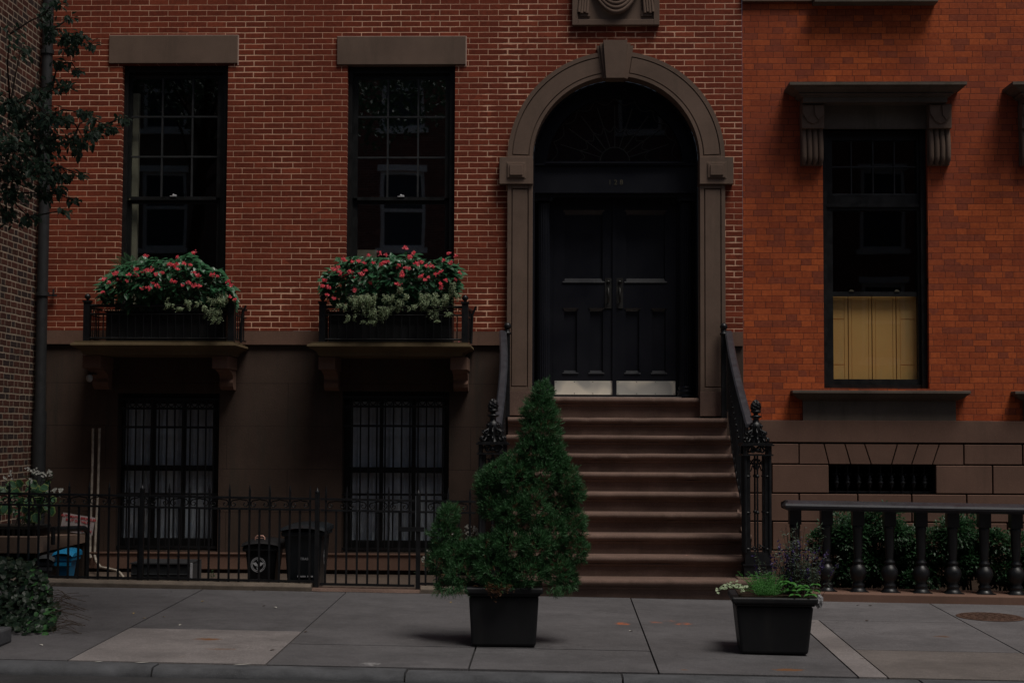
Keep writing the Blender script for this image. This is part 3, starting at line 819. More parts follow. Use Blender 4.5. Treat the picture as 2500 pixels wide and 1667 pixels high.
# side reveals and soffit (panelled arch lining)
fr.box(dl, dl + .02, .161, .75, zs - .03, ACZ); fr.box(dr - .02, dr, .161, .75, zs - .03, ACZ)
ring(fr, RI - .02, RI, 0, math.pi, .161, .75)
for k in range(22):                                        # fret ornament on the lining of the arch
    a = math.pi * (k + .5) / 22
    if k % 2:
        for q in (-1, 0, 1): ring(fr, RI - .032, RI - .0205, a + q * .022 - .005, a + q * .022 + .005, .2, .34, 1)
    else:
        ring(fr, RI - .030, RI - .0205, a - .02, a + .02, .24, .30, 2)
fr.box(dl + .021, dr - .021, .70, .74, zs - .03, ACZ + RI)   # back board
# transom
fr.box(dl + .0205, dr - .0205, .20, .62, zt0, zt1 - .03); fr.box(dl + .0205, dr - .0205, .165, .62, zt1 - .0295, zt1 - .012); fr.box(dl + .14, dr - .14, .15, .62, zt1 - .0115, zt1 + .004)
fr.box(dl + .0205, dr - .0205, .185, .62, zt0 - .014, zt0 - .0005); fr.box(dl + .19, dr - .19, .24, .62, zt0 - .05, zt0 - .0145)
frame = fr.build('door_frame', M['door'], house)
# columns
for cx_ in (dl + .115, dr - .115):
    cmb = MB(); n = 40; r0 = .072
    prof = [(r0 * 1.0, zs + .13), (r0 * .98, (zs + zt0) / 2), (r0 * .9, zt0 - .11)]
    vs_ = []
    for r_, z in prof:
        for k in range(n * 2):
            a = 2 * math.pi * k / (n * 2); rr_ = r_ * (1 - (.07 if k % 4 in (0, 1) else 0))
            vs_.append((cx_ + rr_ * math.cos(a), .33 + rr_ * math.sin(a), z))
    fs = [(i * 2 * n + k, i * 2 * n + (k + 1) % (2 * n), (i + 1) * 2 * n + (k + 1) % (2 * n), (i + 1) * 2 * n + k) for i in range(2) for k in range(2 * n)]
    cmb.add(vs_, fs)
    cmb.lathe([(.10, 0), (.10, .03), (.088, .045), (.095, .06), (.095, .08), (.08, .09), (.086, .105), (.086, .12), (.074, .13)], (cx_, .33, zs + .0), 20)
    cmb.box(cx_ - .105, cx_ + .105, .225, .435, zt0 - .045, zt0 - .015)
    for sg in (-1, 1):
        cmb.tube(spiral(cx_ + sg * .075, zt0 - .072, .028, 1.6, .235, math.pi / 2, 20, -sg), .008, 6)
    cmb.box(cx_ - .07, cx_ + .07, .24, .42, zt0 - .09, zt0 - .0455)
    cmb.build('column', M['door'], frame)
# door leaves
dz0 = zs + .012
def leaf(x0, x1, hinge, label):
    y = DY; mb = MB(); W_ = x1 - x0
    st = .105
    zt_ = zh; zlock = az(1420, 690, DY); zrail = az(1420, 752, DY); zlow_ = az(1420, 912, DY)
    pa, pb = x0 + st, x1 - st
    mb.box(x0, pa, y, y + .05, dz0, zt_); mb.box(pb, x1, y, y + .05, dz0, zt_)
    mb.box(pa, pb, y + .0004, y + .05, zt_ - .16, zt_); mb.box(pa, pb, y + .0004, y + .05, zrail, zlock); mb.box(pa, pb, y + .0004, y + .05, dz0, zlow_)
    xm_ = (pa + pb) / 2; mb.box(xm_ - .055, xm_ + .055, y + .0006, y + .05, zlow_, zrail)
    mb.box(pa, pb, y + .03, y + .045, zlow_, zt_ - .16)
    # mouldings
    def frame_m(a, b, c, d, w_=.022, yy=.012):
        mb.prismx([(y - yy, c), (y + .029, c + w_ * 1.6), (y + .029, c)], a, b)
        mb.prismx([(y - yy, d), (y + .029, d), (y + .029, d - w_ * 1.6)], a, b)
        mb.box(a, a + w_ * .7, y + .001, y + .029, c, d); mb.box(b - w_ * .7, b, y + .001, y + .029, c, d)
    frame_m(pa, pb, zlock, zt_ - .16, .030)
    frame_m(pa, xm_ - .055, zlow_, zrail); frame_m(xm_ + .055, pb, zlow_, zrail)
    d_ = mb.build('door', M['door'], frame if False else house, label=label)
    kp = MB(); zk_b, zk_t = az(1420, 963, DY), az(1420, 929.5, DY)
    kp.box(x0 + .02, x1 - .015, y - .006, y - .0005, zk_b, zk_t)
    kpo = kp.build('kick_plate', M['steel'], d_)
    sc_ = MB()
    for i in range(4):
        for z in (zk_b + .012, zk_t - .012):
            sc_ = MB(); x = x0 + .035 + (x1 - x0 - .065) * i / 3; sc_.box(x - .004, x + .004, y - .009, y - .0062, z - .004, z + .004); sc_.build('screw', M['iron'], kpo)
    h = MB(); hx = hinge; z0_, z1_ = az(1500, 753, DY), az(1500, 679, DY)
    h.box(hx - .036, hx + .036, y - .010, y - .0006, z0_, z1_)
    h.tube([(hx, y - .012, z1_ - .11), (hx, y - .06, z1_ - .125), (hx, y - .065, z0_ + .10), (hx, y - .012, z0_ + .07)], [.009, .010, .012, .009], 8)
    h.lathe([(.0, 0), (.02, 0), (.02, .01)], (hx, y - .011, z1_ - .05), 14)
    h.ball((hx, y - .014, z1_ - .045), .019, sc=(1, .5, 1))
    h.build('door_handle', M['brass'], d_)
    return d_
mL, mR = ax(1350, 800, DY), ax(1652, 800, DY); mC = ax(1500, 800, DY)
leaf(mL, mC - .004, ax(1485, 700, DY), 'left leaf of the black panelled double door')
leaf(mC + .004, mR, ax(1513, 700, DY), 'right leaf of the black panelled double door')
jm = MB(); jm.box(dl + .0205, mL - .003, DY - .02, DY + .06, zs, zt0 - .0505); jm.box(mR + .003, dr - .0205, DY - .02, DY + .06, zs, zt0 - .0505)
jm.box(mL - .003, mR + .003, DY - .02, DY + .06, zh + .003, zt0 - .051); jm.box(mC - .022, mC + .022, DY - .022, DY - .001, dz0, zh)
jm.build('door_jamb', M['door'], frame)
ed = MB(); ed.box(mL - .08, mR + .03, .15, .55, zs - .004, zs + .010); ed.build('door_threshold', M['saddle'], house)
for i_, ch_ in enumerate('128'): text_mesh(ch_, .075, (ax(1489 + 14 * i_, 446, .2), .196, az(1503, 446, .2)), M['gold'], frame, 'numeral')
# fanlight
fl = MB(); fy = .30; fr_ = RI - .10; zf = zt1 + .004
ring(fl, fr_ - .05, RI - .021, 0, math.pi, fy, fy + .1)
fl.box(ACX - fr_, ACX + fr_, fy - .02, fy + .1, zf, zf + .03)
fan = fl.build('fanlight', M['door'], house)
tr = MB(); c0 = (ACX, zf + .03)
def pol(r_, a): return (c0[0] + r_ * math.cos(a), fy + .04, c0[1] + r_ * math.sin(a))
for k in range(1, 10):
    a = math.pi * k / 10
    tr.tube([pol(.16, a), pol(.62, a)], .006, 6)
for r_, nsc in ((.40, 10), (.70, 10)):
    for k in range(nsc):
        a0, a1 = math.pi * k / nsc, math.pi * (k + 1) / nsc
        tr.tube([pol(r_ - .07 * math.sin(math.pi * i / 6), a0 + (a1 - a0) * i / 6) for i in range(7)], .005, 5)
tr.tube([pol(.16, math.pi * i / 16) for i in range(17)], .008, 6)
tr.build('tracery', plain('faded_tracery_paint', (.05, .047, .042), .5, 0, .4), fan)
fg = MB(); A = arc(fr_, 0, math.pi, 24)
fg.prism([(ACX - fr_, zf)] + [(ACX + fr_, zf)] + [(x, max(z, zf)) for x, z in A[1:-1]], fy + .06, fy + .064); fg.build('pane', M['glass_flat'], fan)

# ---------------------------------------------------------------- drainpipe
dp = MB(); X = ax(107, 539, -.12); r_ = .058
dp.tube([(X, -.12, 12), (X, -.12, az(100, 1010, -.12))], r_, 16)
dp.tube([(X, -.12, az(100, 1012, -.12)), (X, -.12, 0)], .072, 16)
for z in (az(100, 720, -.12), az(100, 1010, -.12), az(110, 130, -.12), 7.5): dp.tube([(X, -.12, z - .012), (X, -.12, z + .03)], r_ + .014, 16)
z = az(100, 720, -.12); dp.box(X, X + .13, -.06, -.03, z - .008, z + .01); dp.box(X + .09, X + .1, -.06, -.02, z - .01, z + .07)
dp.build('drainpipe', M['pipe'], house)

# ================================================================ side wall house on the left
sh = MB()
sh.box(HX0 - 6, HX0 - .001, FY + .3, 8, -.2, 12.5)
sho = sh.build('brick_side_wall', M['brick_c'], label='old dark brick side wall with light mortar at the far left edge', cat='wall')
recenter(sho)

# ================================================================ RED HOUSE ON THE RIGHT
red = thing('red_brick_house', (5.5, 0, .1), 'bright orange red brick house right of the door with hooded windows and a rusticated base', 'house')
RX0, RX1 = HX1 + .002, 13.
zPl1, zPl0 = az(2200, 1027, -.04), az(2200, 1080, -.04)
PXd = 2.309
RW = (ax(2010, 600, 0), ax(2266, 600, 0), az(2140, 948, 0), az(2140, 316, 0))
opsr = [(RW[0] + PXd * k, RW[1] + PXd * k, RW[2], RW[3]) for k in (0, 1, 2)]
rb = MB(); wall_panel(rb, RX0, RX1, zPl1 - .02, 12.5, opsr, depth=.14)
rb.build('brick_wall', M['brick_b'], red)
hm = MB()
hm.box(RX0 - .002, RX1, -.05, -.001, zPl0, zPl1)
for x in (ax(2150, 1050, -.05), ax(2425, 1050, -.05)): pass
hm.build('water_table', M['brown_red'], red, bevel=.004)
# rusticated blocks
zc = [zPl0 - .012, az(2200, 1134, -.03), az(2200, 1205, -.03), az(2200, 1274, -.03), az(2200, 1344, -.03), -.1]
bw = MB(); BX = (ax(2021, 1150, 0), ax(2283, 1150, 0), az(2150, 1222, 0), zc[1])
wall_panel(bw, RX0, RX1, -.2, zPl0 + .001, [BX], y=-.012, depth=.3)
bwo = bw.build('basement_wall', M['gap'], red)
rs = MB(); jg = .007
def blocks(z1, z0, js):
    for a, b in zip(js[:-1], js[1:]): rs.box(a + jg, b - jg, -.045, -.0125, z0 + jg, z1 - jg)
cx1 = (BX[0] + BX[1]) / 2
def rowjs(start, step, lo, hi):
    out = [lo]; x = start
    while x < hi:
        if x > lo + .05: out.append(x)
        x += step
    return out + [hi]
pj = .612
jb = ax(1951, 1230, -.04)
# top course with splayed voussoirs
vx_top = [ax(p, 1086, -.045) for p in (2012, 2063, 2111, 2191, 2242, 2293)]
vx_bot = [ax(p, 1134, -.045) for p in (2024, 2077, 2127, 2177, 2226, 2277)]
blocks(zc[0], zc[1], [RX0, ax(1951, 1100, -.045)])
def quadblock(t0, t1, b0, b1, z1, z0): rs.prism([(b0 + jg, z0 + jg), (b1 - jg, z0 + jg), (t1 - jg, z1 - jg), (t0 + jg, z1 - jg)], -.045, -.0125)
quadblock(ax(1951, 1100, -.045), vx_top[0], ax(1951, 1100, -.045), vx_bot[0], zc[0], zc[1])
for i in range(5): quadblock(vx_top[i], vx_top[i + 1], vx_bot[i], vx_bot[i + 1], zc[0], zc[1])
xe = ax(2353, 1100, -.045)
quadblock(vx_top[5], xe, vx_bot[5], xe, zc[0], zc[1])
blocks(zc[0], zc[1], rowjs(xe, pj, xe, RX1)[0:])
blocks(zc[1], zc[2], [RX0, ax(1884, 1150, -.04), BX[0] + jg])
blocks(zc[1], zc[2], [BX[1] - jg, ax(2423, 1150, -.04)] + [ax(2423, 1150, -.04) + pj * k for k in range(1, 12)])
j3 = [RX0, jb, BX[0] + .0] ; 
blocks(zc[2], zc[3], [RX0, jb, jb + pj, jb + 2 * pj - .05, ax(2360, 1230, -.04)] + [ax(2360, 1230, -.04) + pj * k for k in range(1, 12)])
blocks(zc[3], zc[4], [RX0, ax(1885, 1300, -.04)] + [ax(1885, 1300, -.04) + pj * k for k in range(1, 14)])
blocks(zc[4], zc[5], [RX0, jb] + [jb + pj * k for k in range(1, 14)])
rs.build('rusticated_blocks', M['brown_red'], bwo, bevel=.005, seg=1)
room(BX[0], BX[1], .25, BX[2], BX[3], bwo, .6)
gr_ = MB()
for i in range(9):
    x = BX[0] + .10 + (BX[1] - BX[0] - .2) * i / 8; zz = BX[2] + .13
    gr_.tube([(x, .06, BX[2]), (x, .06, BX[3])], .009, 6)
    gr_.lathe([(.0, 0), (.02, .005), (.012, .02), (.028, .05), (.030, .065), (.014, .08), (.030, .10), (.012, .115), (.02, .13), (.0, .14)], (x, .045, zz), 10)
    gr_.tube(spiral(x - .025, zz + .14, .02, .8, .045, 0, 8), .005, 5); gr_.tube(spiral(x + .025, zz + .14, .02, .8, .045, math.pi, 8, -1), .005, 5)
gr_.box(BX[0], BX[1], .05, .07, BX[2] + .08, BX[2] + .10)
gr_.build('basement_grille', M['iron'], bwo)

def hood_window(dx, label):
    q = lambda px, py, Y: ax(px, py, Y) + dx
    x0, x1, z0, z1 = RW[0] + dx, RW[1] + dx, RW[2], RW[3]
    y = .12; fr = MB()
    gl, gr = q(2030, 500, .18), q(2236, 500, .18)
    zA, zB_ = az(2130, 345, .18), az(2130, 478, .18)      # transom light
    zC, zD = az(2130, 515, .18), az(2130, 713, .18)
    zE, zF = az(2130, 724, .18), az(2130, 926, .18)
    fr.box(x0 + .001, gl, y, y + .09, z0, z1 - .002); fr.box(gr, x1 - .001, y, y + .09, z0, z1 - .002)
    fr.box(gl, gr, y + .001, y + .089, zA, z1 - .003); fr.box(gl, gr, y + .001, y + .089, zC, zB_); fr.box(x0 + .06, x1 - .06, y - .025, y - .0005, zC + .03, zC + .065)
    fr.box(gl, gr, y + .001, y + .089, z0, zF)
    fr.box(x0 + .001, x0 + .05, y - .05, y - .001, z0, z1 - .002); fr.box(x1 - .06, x1 - .001, y - .05, y - .001, z0, z1 - .002)
    fr.box(x0 + .051, x1 - .061, y - .03, y - .002, z0 + .0, z0 + .045)
    win = fr.build('window', M['sash'], red, label=label)
    s = MB(); s.box(gl, gr, y + .02, y + .07, zE, zD); s.build('meeting_rail', M['sash'], win)
    mu = MB()
    for px in (2078, 2131, 2183): c = q(px, 400, .16); mu.box(c - .006, c + .006, y + .03, y + .055, zB_, zA)
    mu.box(gl, gr, y + .028, y + .057, az(2130, 408, .16) - .007, az(2130, 408, .16) + .007); mu.box(gl, gr, y + .01, y + .03, zB_, zB_ + .014)
    mu.build('muntin_bars', M['muntin'], win)
    for a, b in ((zB_, zA), (zD, zC), (zF, zE)):
        p_ = MB(); p_.box(gl, gr, y + .060, y + .064, a, b); p_.build('pane', M['glass_flat'], win)
    for px in (2079, 2190):
        l_ = MB(); c = q(px, 713, .14); l_.prism([(c - .03, zD + .0005), (c + .03, zD + .0005), (c + .008, zD + .022), (c - .012, zD + .024)], y + .01, y + .03); l_.build('sash_lift', M['gold'], win)
    sh_ = MB(); ys = y + .095; n = 4
    zt2 = zE + .02; zb2 = zF - .06
    edges = [gl - .06] + [q(px, 820, ys) for px in (2071, 2129, 2188)] + [gr + .08]
    for i in range(4):
        a, b = edges[i] + .005, edges[i + 1] - .005
        sh_.box(a, b, ys + .012, ys + .03, zb2, zt2)
        rl_ = .030; spl = [zt2 - .03] + ([az(2050, 779, ys), az(2050, 890, ys), zb2 + .0] if i in (0, 3) else [zb2])
        rr_ = .030 if i in (1, 2) else .035
        sh_.box(a, a + rr_, ys, ys + .0118, zb2, zt2); sh_.box(b - rr_, b, ys, ys + .0118, zb2, zt2)
        sh_.box(a + rr_ + .0001, b - rr_ - .0001, ys + .0003, ys + .0118, zt2 - .03, zt2)
        tops = spl[:-1]; bots = spl[1:]
        for t_, b_ in zip(tops, bots): sh_.box(a + rr_ + .004, b - rr_ - .004, ys + .002, ys + .0117, b_ + .004, t_ - .004)
    sh_.build('inner_shutter', M['shutter'], win, label='pale yellow folding shutters behind the lower pane')
    room(x0, x1, y + .1, z0, z1, win, 1.4)
    # hood
    h = MB(); hz1 = az(2140, 199, -.42)
    hx0, hx1 = q(1957, 250, -.12), q(2322, 250, -.12)
    zl = az(2140, 253, -.16); zm2 = az(2140, 240, -.2)
    prof = [(.0, hz1 + .01), (.40, hz1), (.40, hz1 - .03), (.375, hz1 - .034), (.33, hz1 - .065), (.28, hz1 - .085), (.29, hz1 - .10), (.26, hz1 - .112), (.26, zl + .058), (.235, zl + .052), (.235, zl), (.0, zl)]
    xo0, xo1 = q(1928, 199, -.40) + .40, q(2361, 199, -.40) - .40
    h.mould([(d, z) for d, z in prof], xo0, xo1, 0)
    h_o = h.build('window_hood', M['hood'], win)
    # lintel panel
    l_ = MB(); l_.box(x0 - .002, x1 + .002, -.03, .12, z1 - .0, zl - .001); l_.build('window_lintel', M['hood'], win)
    for a, b in ((1957, 2012), (2268, 2323)):
        xa_, xb_ = q(a, 300, -.14), q(b, 300, -.14); c = MB(); w_ = xb_ - xa_
        zc1, zc0 = zl - .002, az(2000, 314, -.14)
        c.box(xa_, xb_, -.15, -.001, zc0, zc1)
        xm_ = (xa_ + xb_) / 2
        shp = [(xm_ - w_ * .48, zc1 - .02), (xm_ - w_ * .46, zc1 - .12), (xm_ - w_ * .25, zc0 + .075), (xm_, zc0 + .045), (xm_ + w_ * .25, zc0 + .075), (xm_ + w_ * .46, zc1 - .12), (xm_ + w_ * .48, zc1 - .02)]
        half1 = [(xm_ - w_ * .48, zc1 - .02), (xm_ - w_ * .46, zc1 - .12), (xm_ - w_ * .26, zc0 + .095), (xm_ - .02, zc0 + .12), (xm_ + .005, zc1 - .02)]
        c.prism(shp, -.165, -.1501); c.prism([(xm_ + .012, zc1 - .02), (xm_ + .02, zc0 + .14), (xm_ + .055, zc0 + .085), (xm_ + w_ * .46, zc1 - .12), (xm_ + w_ * .48, zc1 - .02)], -.18, -.1651)
        c.prism([(xm_ - w_ * .48, zc1 - .02), (xm_ - w_ * .46, zc1 - .11), (xm_ - w_ * .30, zc0 + .10), (xm_ - .03, zc0 + .14), (xm_ + .002, zc1 - .02)], -.178, -.1651)
        zk = az(2000, 400, -.1)
        for k in range(4):
            xx = xa_ + w_ * (k + .5) / 4; rr_ = w_ / 8.2
            pts = []
            for i in range(10):
                f = i / 9; z = zc0 - .003 + (zk - zc0) * f
                pts.append((xx, -.075 - .035 * math.sin(f * 2.6) + (.03 if i == 9 else 0), z))
            c.tube(pts, [rr_] * 8 + [rr_ * .95, rr_ * .6], 8)
        c.box(xa_ + .004, xb_ - .004, -.06, -.001, zk - .01, zc0 - .001)
        c.build('corbel', M['brown'] if a < 2000 else M['brown'], win, bevel=.003, seg=1)
    s = MB(); sz1, sz0 = az(2140, 953, -.2), az(2140, 967, -.2)
    sx0, sx1 = q(1960, 1000, -.03), q(2333, 1000, -.03)
    prof = [(0, sz1 + .004), (.17, sz1), (.17, sz1 - .03), (.155, sz1 - .038), (.11, sz1 - .075), (.07, sz1 - .095), (.045, sz1 - .10), (.045, zPl1 + .001)]
    s.mould([(d - .04, z) for d, z in prof], sx0, sx1, -.0005) if False else s.mould(prof, sx0 + .045, sx1 - .045, 0)
    s.build('window_sill', M['hood'], win, bevel=.003, seg=1)
hood_window(0, 'tall hooded sash window with yellow inner shutters'); hood_window(PXd, 'hooded window at the right edge of the picture')
# sills of the storey above, cut by the top of the picture
us = MB(); zz = az(2140, 6, -.15); us.box(ax(1988, 5, -.15), ax(2290, 5, -.15), -.17, -.001, zz, zz + .1)
us.build('window_sill', M['hood'], red, bevel=.004)
us = MB(); zz = az(1900, 3, -.05); us.box(RX0, ax(1987, 5, -.05), -.05, -.001, zz, zz + .12); us.build('string_course', M['brown'], red)

# ================================================================ OPPOSITE HOUSES (seen in the window panes)
OY = -22.5
for k, (xa, xb, mt, lb) in enumerate(((-26, -8.4, 'brown', 'brownstone row house across the street, left of the brick ones'), (-8.38, 5.1, 'brick_d', 'brick row house across the street with white window frames, facing the front door'), (5.12, 22, 'brick_d', 'brick row house across the street with white window frames, facing the red house'))):
    oh = thing('row_house', ((xa + xb) / 2, OY, 0), lb, 'house', 'row houses across the street')
    ob = MB(); wins = []
    x0 = -3.9 - 3.0 * 8
    while x0 < xb - 1:
        if x0 - .75 > xa:
            for zs_ in (0.6, 3.4, 6.2, 9.2): wins.append((x0 - .55, x0 + .55, zs_, zs_ + 1.95))
        x0 += 3.0
    wall_panel(ob, xa, xb, -.1, 12.2, wins, y=0, depth=.15)
    ob.v = [(x, OY - y, z) for x, y, z in ob.v]
    ob.box(xa, xb, OY - 9, OY - .6, -.1, 12.2)
    ob.build('wall', M[mt], oh)
    cn = MB(); cn.box(xa, xb, OY + .002, OY + .5, 12.2, 12.7); cn.build('cornice', M['brown'], oh)
    for (a, b, c, d) in wins:
        wf = MB()
        wf.box(a - .07, b + .07, OY, OY + .03, d, d + .16); wf.box(a - .09, b + .09, OY, OY + .10, c - .12, c)
        wf.box(a, a + .09, OY - .1, OY - .04, c, d); wf.box(b - .09, b, OY - .1, OY - .04, c, d); wf.box(a + .09, b - .09, OY - .1, OY - .04, d - .09, d); wf.box(a + .09, b - .09, OY - .1, OY - .04, c, c + .08); wf.box(a + .09, b - .09, OY - .1, OY - .04, (c + d) / 2 - .04, (c + d) / 2 + .04)
        wo = wf.build('window', M['whitefl'], oh)
        p_ = MB(); p_.box(a, b, OY - .14, OY - .11, c, d); p_.build('pane', M['greybin'], wo)

# ================================================================ STOOP
st = thing('stone_stoop', (ACX, -1.4, .1), 'brownstone front steps rising to the black double door', 'steps')
T, RS = .29, .181
n8 = at(1650, 1020, -.40)
XT0, XT1 = ax(1240, 1020, -.4), ax(1776, 1020, -.4)
def tread(i, z, y, x0, x1, zb=None, yb=.1):
    m = MB(); zb = z - RS if zb is None else zb
    r_ = .030
    prof = [(yb, z - .004)]
    for k in range(9):
        a = math.pi / 2 + math.pi * k / 8
        prof.append((y + r_ + r_ * math.cos(a), z - r_ + r_ * math.sin(a)))
    prof += [(y + .035, z - 2 * r_ - .004), (y + .035, z - 2 * r_ - .016), (y + .046, z - 2 * r_ - .030), (y + .055, z - 2 * r_ - .034), (y + .058, zb), (yb, zb)]
    # round the side ends a little: slightly smaller outer slices
    nn, K = len(prof), 30; P_ = prof[::-1]; v = []; wy = wz = 0
    for j in range(K + 1):
        wy = wy * .7 + rnd.uniform(-.0035, .0035); wz = wz * .7 + rnd.uniform(-.0016, .0016); chip = rnd.random() < .07
        x = x0 + (x1 - x0) * j / K
        for a_, b_2 in P_:
            nose = a_ < y + .055 and b_2 > z - .07
            v.append((x, a_ + (wy + (.008 if chip else 0)) * nose, b_2 + (wz - (.004 if chip else 0)) * nose))
    m.add(v, [(j * nn + k, (j + 1) * nn + k, (j + 1) * nn + (k + 1) % nn, j * nn + (k + 1) % nn) for j in range(K) for k in range(nn)], False)
    m.add(v[:nn], [tuple(range(nn))]); m.add(v[-nn:], [tuple(range(nn - 1, -1, -1))])
    o = m.build('step', M['step'], st)
    return o
for i in range(9):
    z = n8.z - (8 - i) * RS; y = -.40 - (8 - i) * T
    ex = .012 * (8 - i) / 2
    zb = z - RS - .004 if i else gz(ACX, y) - .05
    tread(i, z, y, XT0 - ex, XT1 + ex, zb=zb, yb=y + T + .08 if i < 8 else .16)
z9 = az(1500, 970, -.05); tread(9, z9, -.055, ACX - RI + .002, ACX + RI - .002, zb=n8.z - .003, yb=.8)
ck = MB()
for x in (XT0 + .01, XT1 - .03):
    ck.prismx([(0, .0), (0, n8.z - .3), (-.35, n8.z - .3), (-2.55, .35), (-2.55, .0)][::-1], x, x + .02)
ck.build('stoop_side', M['step'], st)
YN = -2.44
NR = ax(1846, 1200, YN); NL = ax(1203, 1200, YN)
zbase = az(1840, 1408, YN - .1)
for nx in (NR, NL):
    b_ = MB(); b_.box(nx - .19, nx + .19, YN - .19, YN + .17, gz(nx, YN) - .1, zbase); b_.build('newel_block', M['step'], st, bevel=.01)

def stoop_railing(nx, sg, label):
    rt = thing('stoop_railing', (nx, YN, zbase), label, 'railing', 'pair of iron stoop railings')
    m = MB(); z0 = zbase + .001; W_ = .125
    Z = lambda py: az(1846, py, YN)
    # plinth
    m.box(nx - W_, nx + W_, YN - W_, YN + W_, z0, Z(1378)); m.box(nx - W_ - .01, nx + W_ + .01, YN - W_ - .01, YN + W_ + .01, Z(1378) + .0005, Z(1375) + .004)
    pl_ = MB()
    m.box(nx - W_ + .012, nx + W_ - .012, YN - W_ + .012, YN + W_ - .012, Z(1375) + .0045, Z(1347))
    zz0, zz1 = Z(1347) + .0005, Z(1112)
    for sx in (-1, 1):
        for sy in (-1, 1):
            cx_, cy_ = nx + sx * (W_ - .038), YN + sy * (W_ - .038)
            m.box(cx_ - .022, cx_ + .022, cy_ - .022, cy_ + .022, zz0, zz1)
            m.lathe([(.016, 0), (.016, zz1 - zz0)], (cx_ + sx * .022, cy_ - .022, zz0), 8)
            for py in (1162, 1250, 1338): m.lathe([(.018, -.012), (.030, -.006), (.030, .006), (.018, .012)], (cx_, cy_, Z(py)), 8)
    for cy_ in (YN - W_ + .03, YN + W_ - .03):
        m.tube([(nx, cy_, zz0), (nx, cy_, zz1)], .009, 8)
        for py in (1162, 1250): m.ball((nx, cy_, Z(py)), .017)
        for sx in (-1, 1):    # pointed arch tracery
            m.tube([(nx, cy_, Z(1150)), (nx + sx * .022, cy_, Z(1130)), (nx + sx * .05, cy_, Z(1122))], .006, 5)
            m.tube([(nx + sx * .06, cy_, Z(1150)), (nx + sx * .035, cy_, Z(1130)), (nx, cy_, Z(1118))], .006, 5)
            m.tube(spiral(nx + sx * .03, Z(1335), .022, .9, cy_, 0, 10, sx), .006, 5)
    m.box(nx - W_ - .014, nx + W_ + .014, YN - W_ - .014, YN + W_ + .014, zz1 + .0005, zz1 + .014)
    f0, f1 = zz1 + .0145, Z(1088)
    for sx in (-1, 1):
        for sy in (-1, 1): m.box(nx + sx * (W_ - .014) - .014, nx + sx * (W_ - .014) + .014, YN + sy * (W_ - .014) - .014, YN + sy * (W_ - .014) + .014, f0, f1)
    for yy in (YN - W_ + .01, YN + W_ - .01):
        for sx in (-1, 1): m.tube(spiral(nx + sx * .045, (f0 + f1) / 2, .036, 1.3, yy, 0 if sx > 0 else math.pi, 18, sx), .009, 6)
        m.ball((nx, yy, (f0 + f1) / 2), .022)
    m.box(nx - W_ - .022, nx + W_ + .022, YN - W_ - .022, YN + W_ + .022, f1 + .0005, f1 + .014); m.box(nx - W_ - .008, nx + W_ + .008, YN - W_ - .008, YN + W_ + .008, f1 + .0145, f1 + .028)
    m.build('newel_post', M['iron'], rt)
    # crown of scrolls and pineapple finial
    c = MB(); zc_ = f1 + .028; up = Z(1033)
    c.lathe([(.06, 0), (.05, .02), (.035, .06), (.045, .10), (.055, .13), (.05, up - zc_), (.03, up - zc_ + .01), (.026, up - zc_ + .04), (.05, up - zc_ + .055), (.055, up - zc_ + .065), (.02, up - zc_ + .075)], (nx, YN, zc_), 12)
    Hc = up - zc_
    for k in range(8):
        a = math.pi * k / 4; ca, sa = math.cos(a), math.sin(a); dg = k % 2
        for (r0, zc0, rs_, tw, th) in ((.098 + .02 * dg, .030, .030, 5.2, .010), (.072 + .012 * dg, Hc * .52, .026, -5.0, .009), (.048, Hc * .86, .018, 4.6, .007)):
            sp_ = []
            for q in range(15):
                an = tw * q / 14 + (math.pi if tw > 0 else 0); rr_ = rs_ * (1 - q / 14 * .7)
                rad = r0 + rr_ * math.cos(an); sp_.append((nx + ca * rad, YN + sa * rad, zc_ + zc0 + rr_ * math.sin(an)))
            c.tube([(nx + ca * .035, YN + sa * .035, zc_ + zc0 + .03)] + sp_, [th * .7] + [th] * 13 + [th * .8, th * .8], 6)
        c.ball((nx + ca * .062, YN + sa * .062, zc_ + Hc * .30), .015, 8, 6); c.ball((nx + ca * .045, YN + sa * .045, zc_ + Hc * .72), .012, 8, 6)
        leaf_ = [(nx + ca * r_, YN + sa * r_, zc_ + z_) for r_, z_ in ((.05, .0), (.085, .05), (.06, .10), (.05, Hc * .7))]
        c.tube(leaf_, [.012, .014, .010, .006], 6)
    c.lathe([(.02, 0), (.022, .02), (.048, .03), (.045, .045), (.02, .055), (.018, .07)], (nx, YN, up + .07), 12)
    c.build('scroll_crown', M['iron'], rt)
    p = MB(); pz = Z(1008); top_ = Z(979)
    hgt = top_ - pz + .015; prof = []
    seg = 20; rows = 16; vs_ = []
    for i in range(rows + 1):
        f = i / rows; rad = .043 * math.sin(math.pi * min(1, (f * .88 + .12))) ** .6 + .002
        for k in range(seg):
            rr_ = rad * (1 + .13 * (1 if (k // 2 + i // 2) % 2 else -1)); a = 2 * math.pi * k / seg
            vs_.append((nx + rr_ * math.cos(a), YN + rr_ * math.sin(a), pz + hgt * f))
    p.add(vs_, [(i * seg + k, i * seg + (k + 1) % seg, (i + 1) * seg + (k + 1) % seg, (i + 1) * seg + k) for i in range(rows) for k in range(seg)])
    p.add(vs_[-seg:], [tuple(range(seg))])
    p.build('pineapple_finial', M['iron'], rt)
    # handrail
    wx = ax(1767, 800, -.16) if sg > 0 else ax(1239, 800, -.16)
    A_ = Vector((wx + sg * .05, -.16, az(1765, 812, -.16))); B_ = Vector((nx - sg * .035, YN + W_ + .03, az(1815, 1040, YN + .1)))
    h = MB(); pts = []
    for i in range(13):
        f = i / 12; q = A_.lerp(B_, f); q.z += .05 * math.sin(math.pi * f); q.x += -sg * .03 * math.sin(math.pi * f)
        pts.append(q)
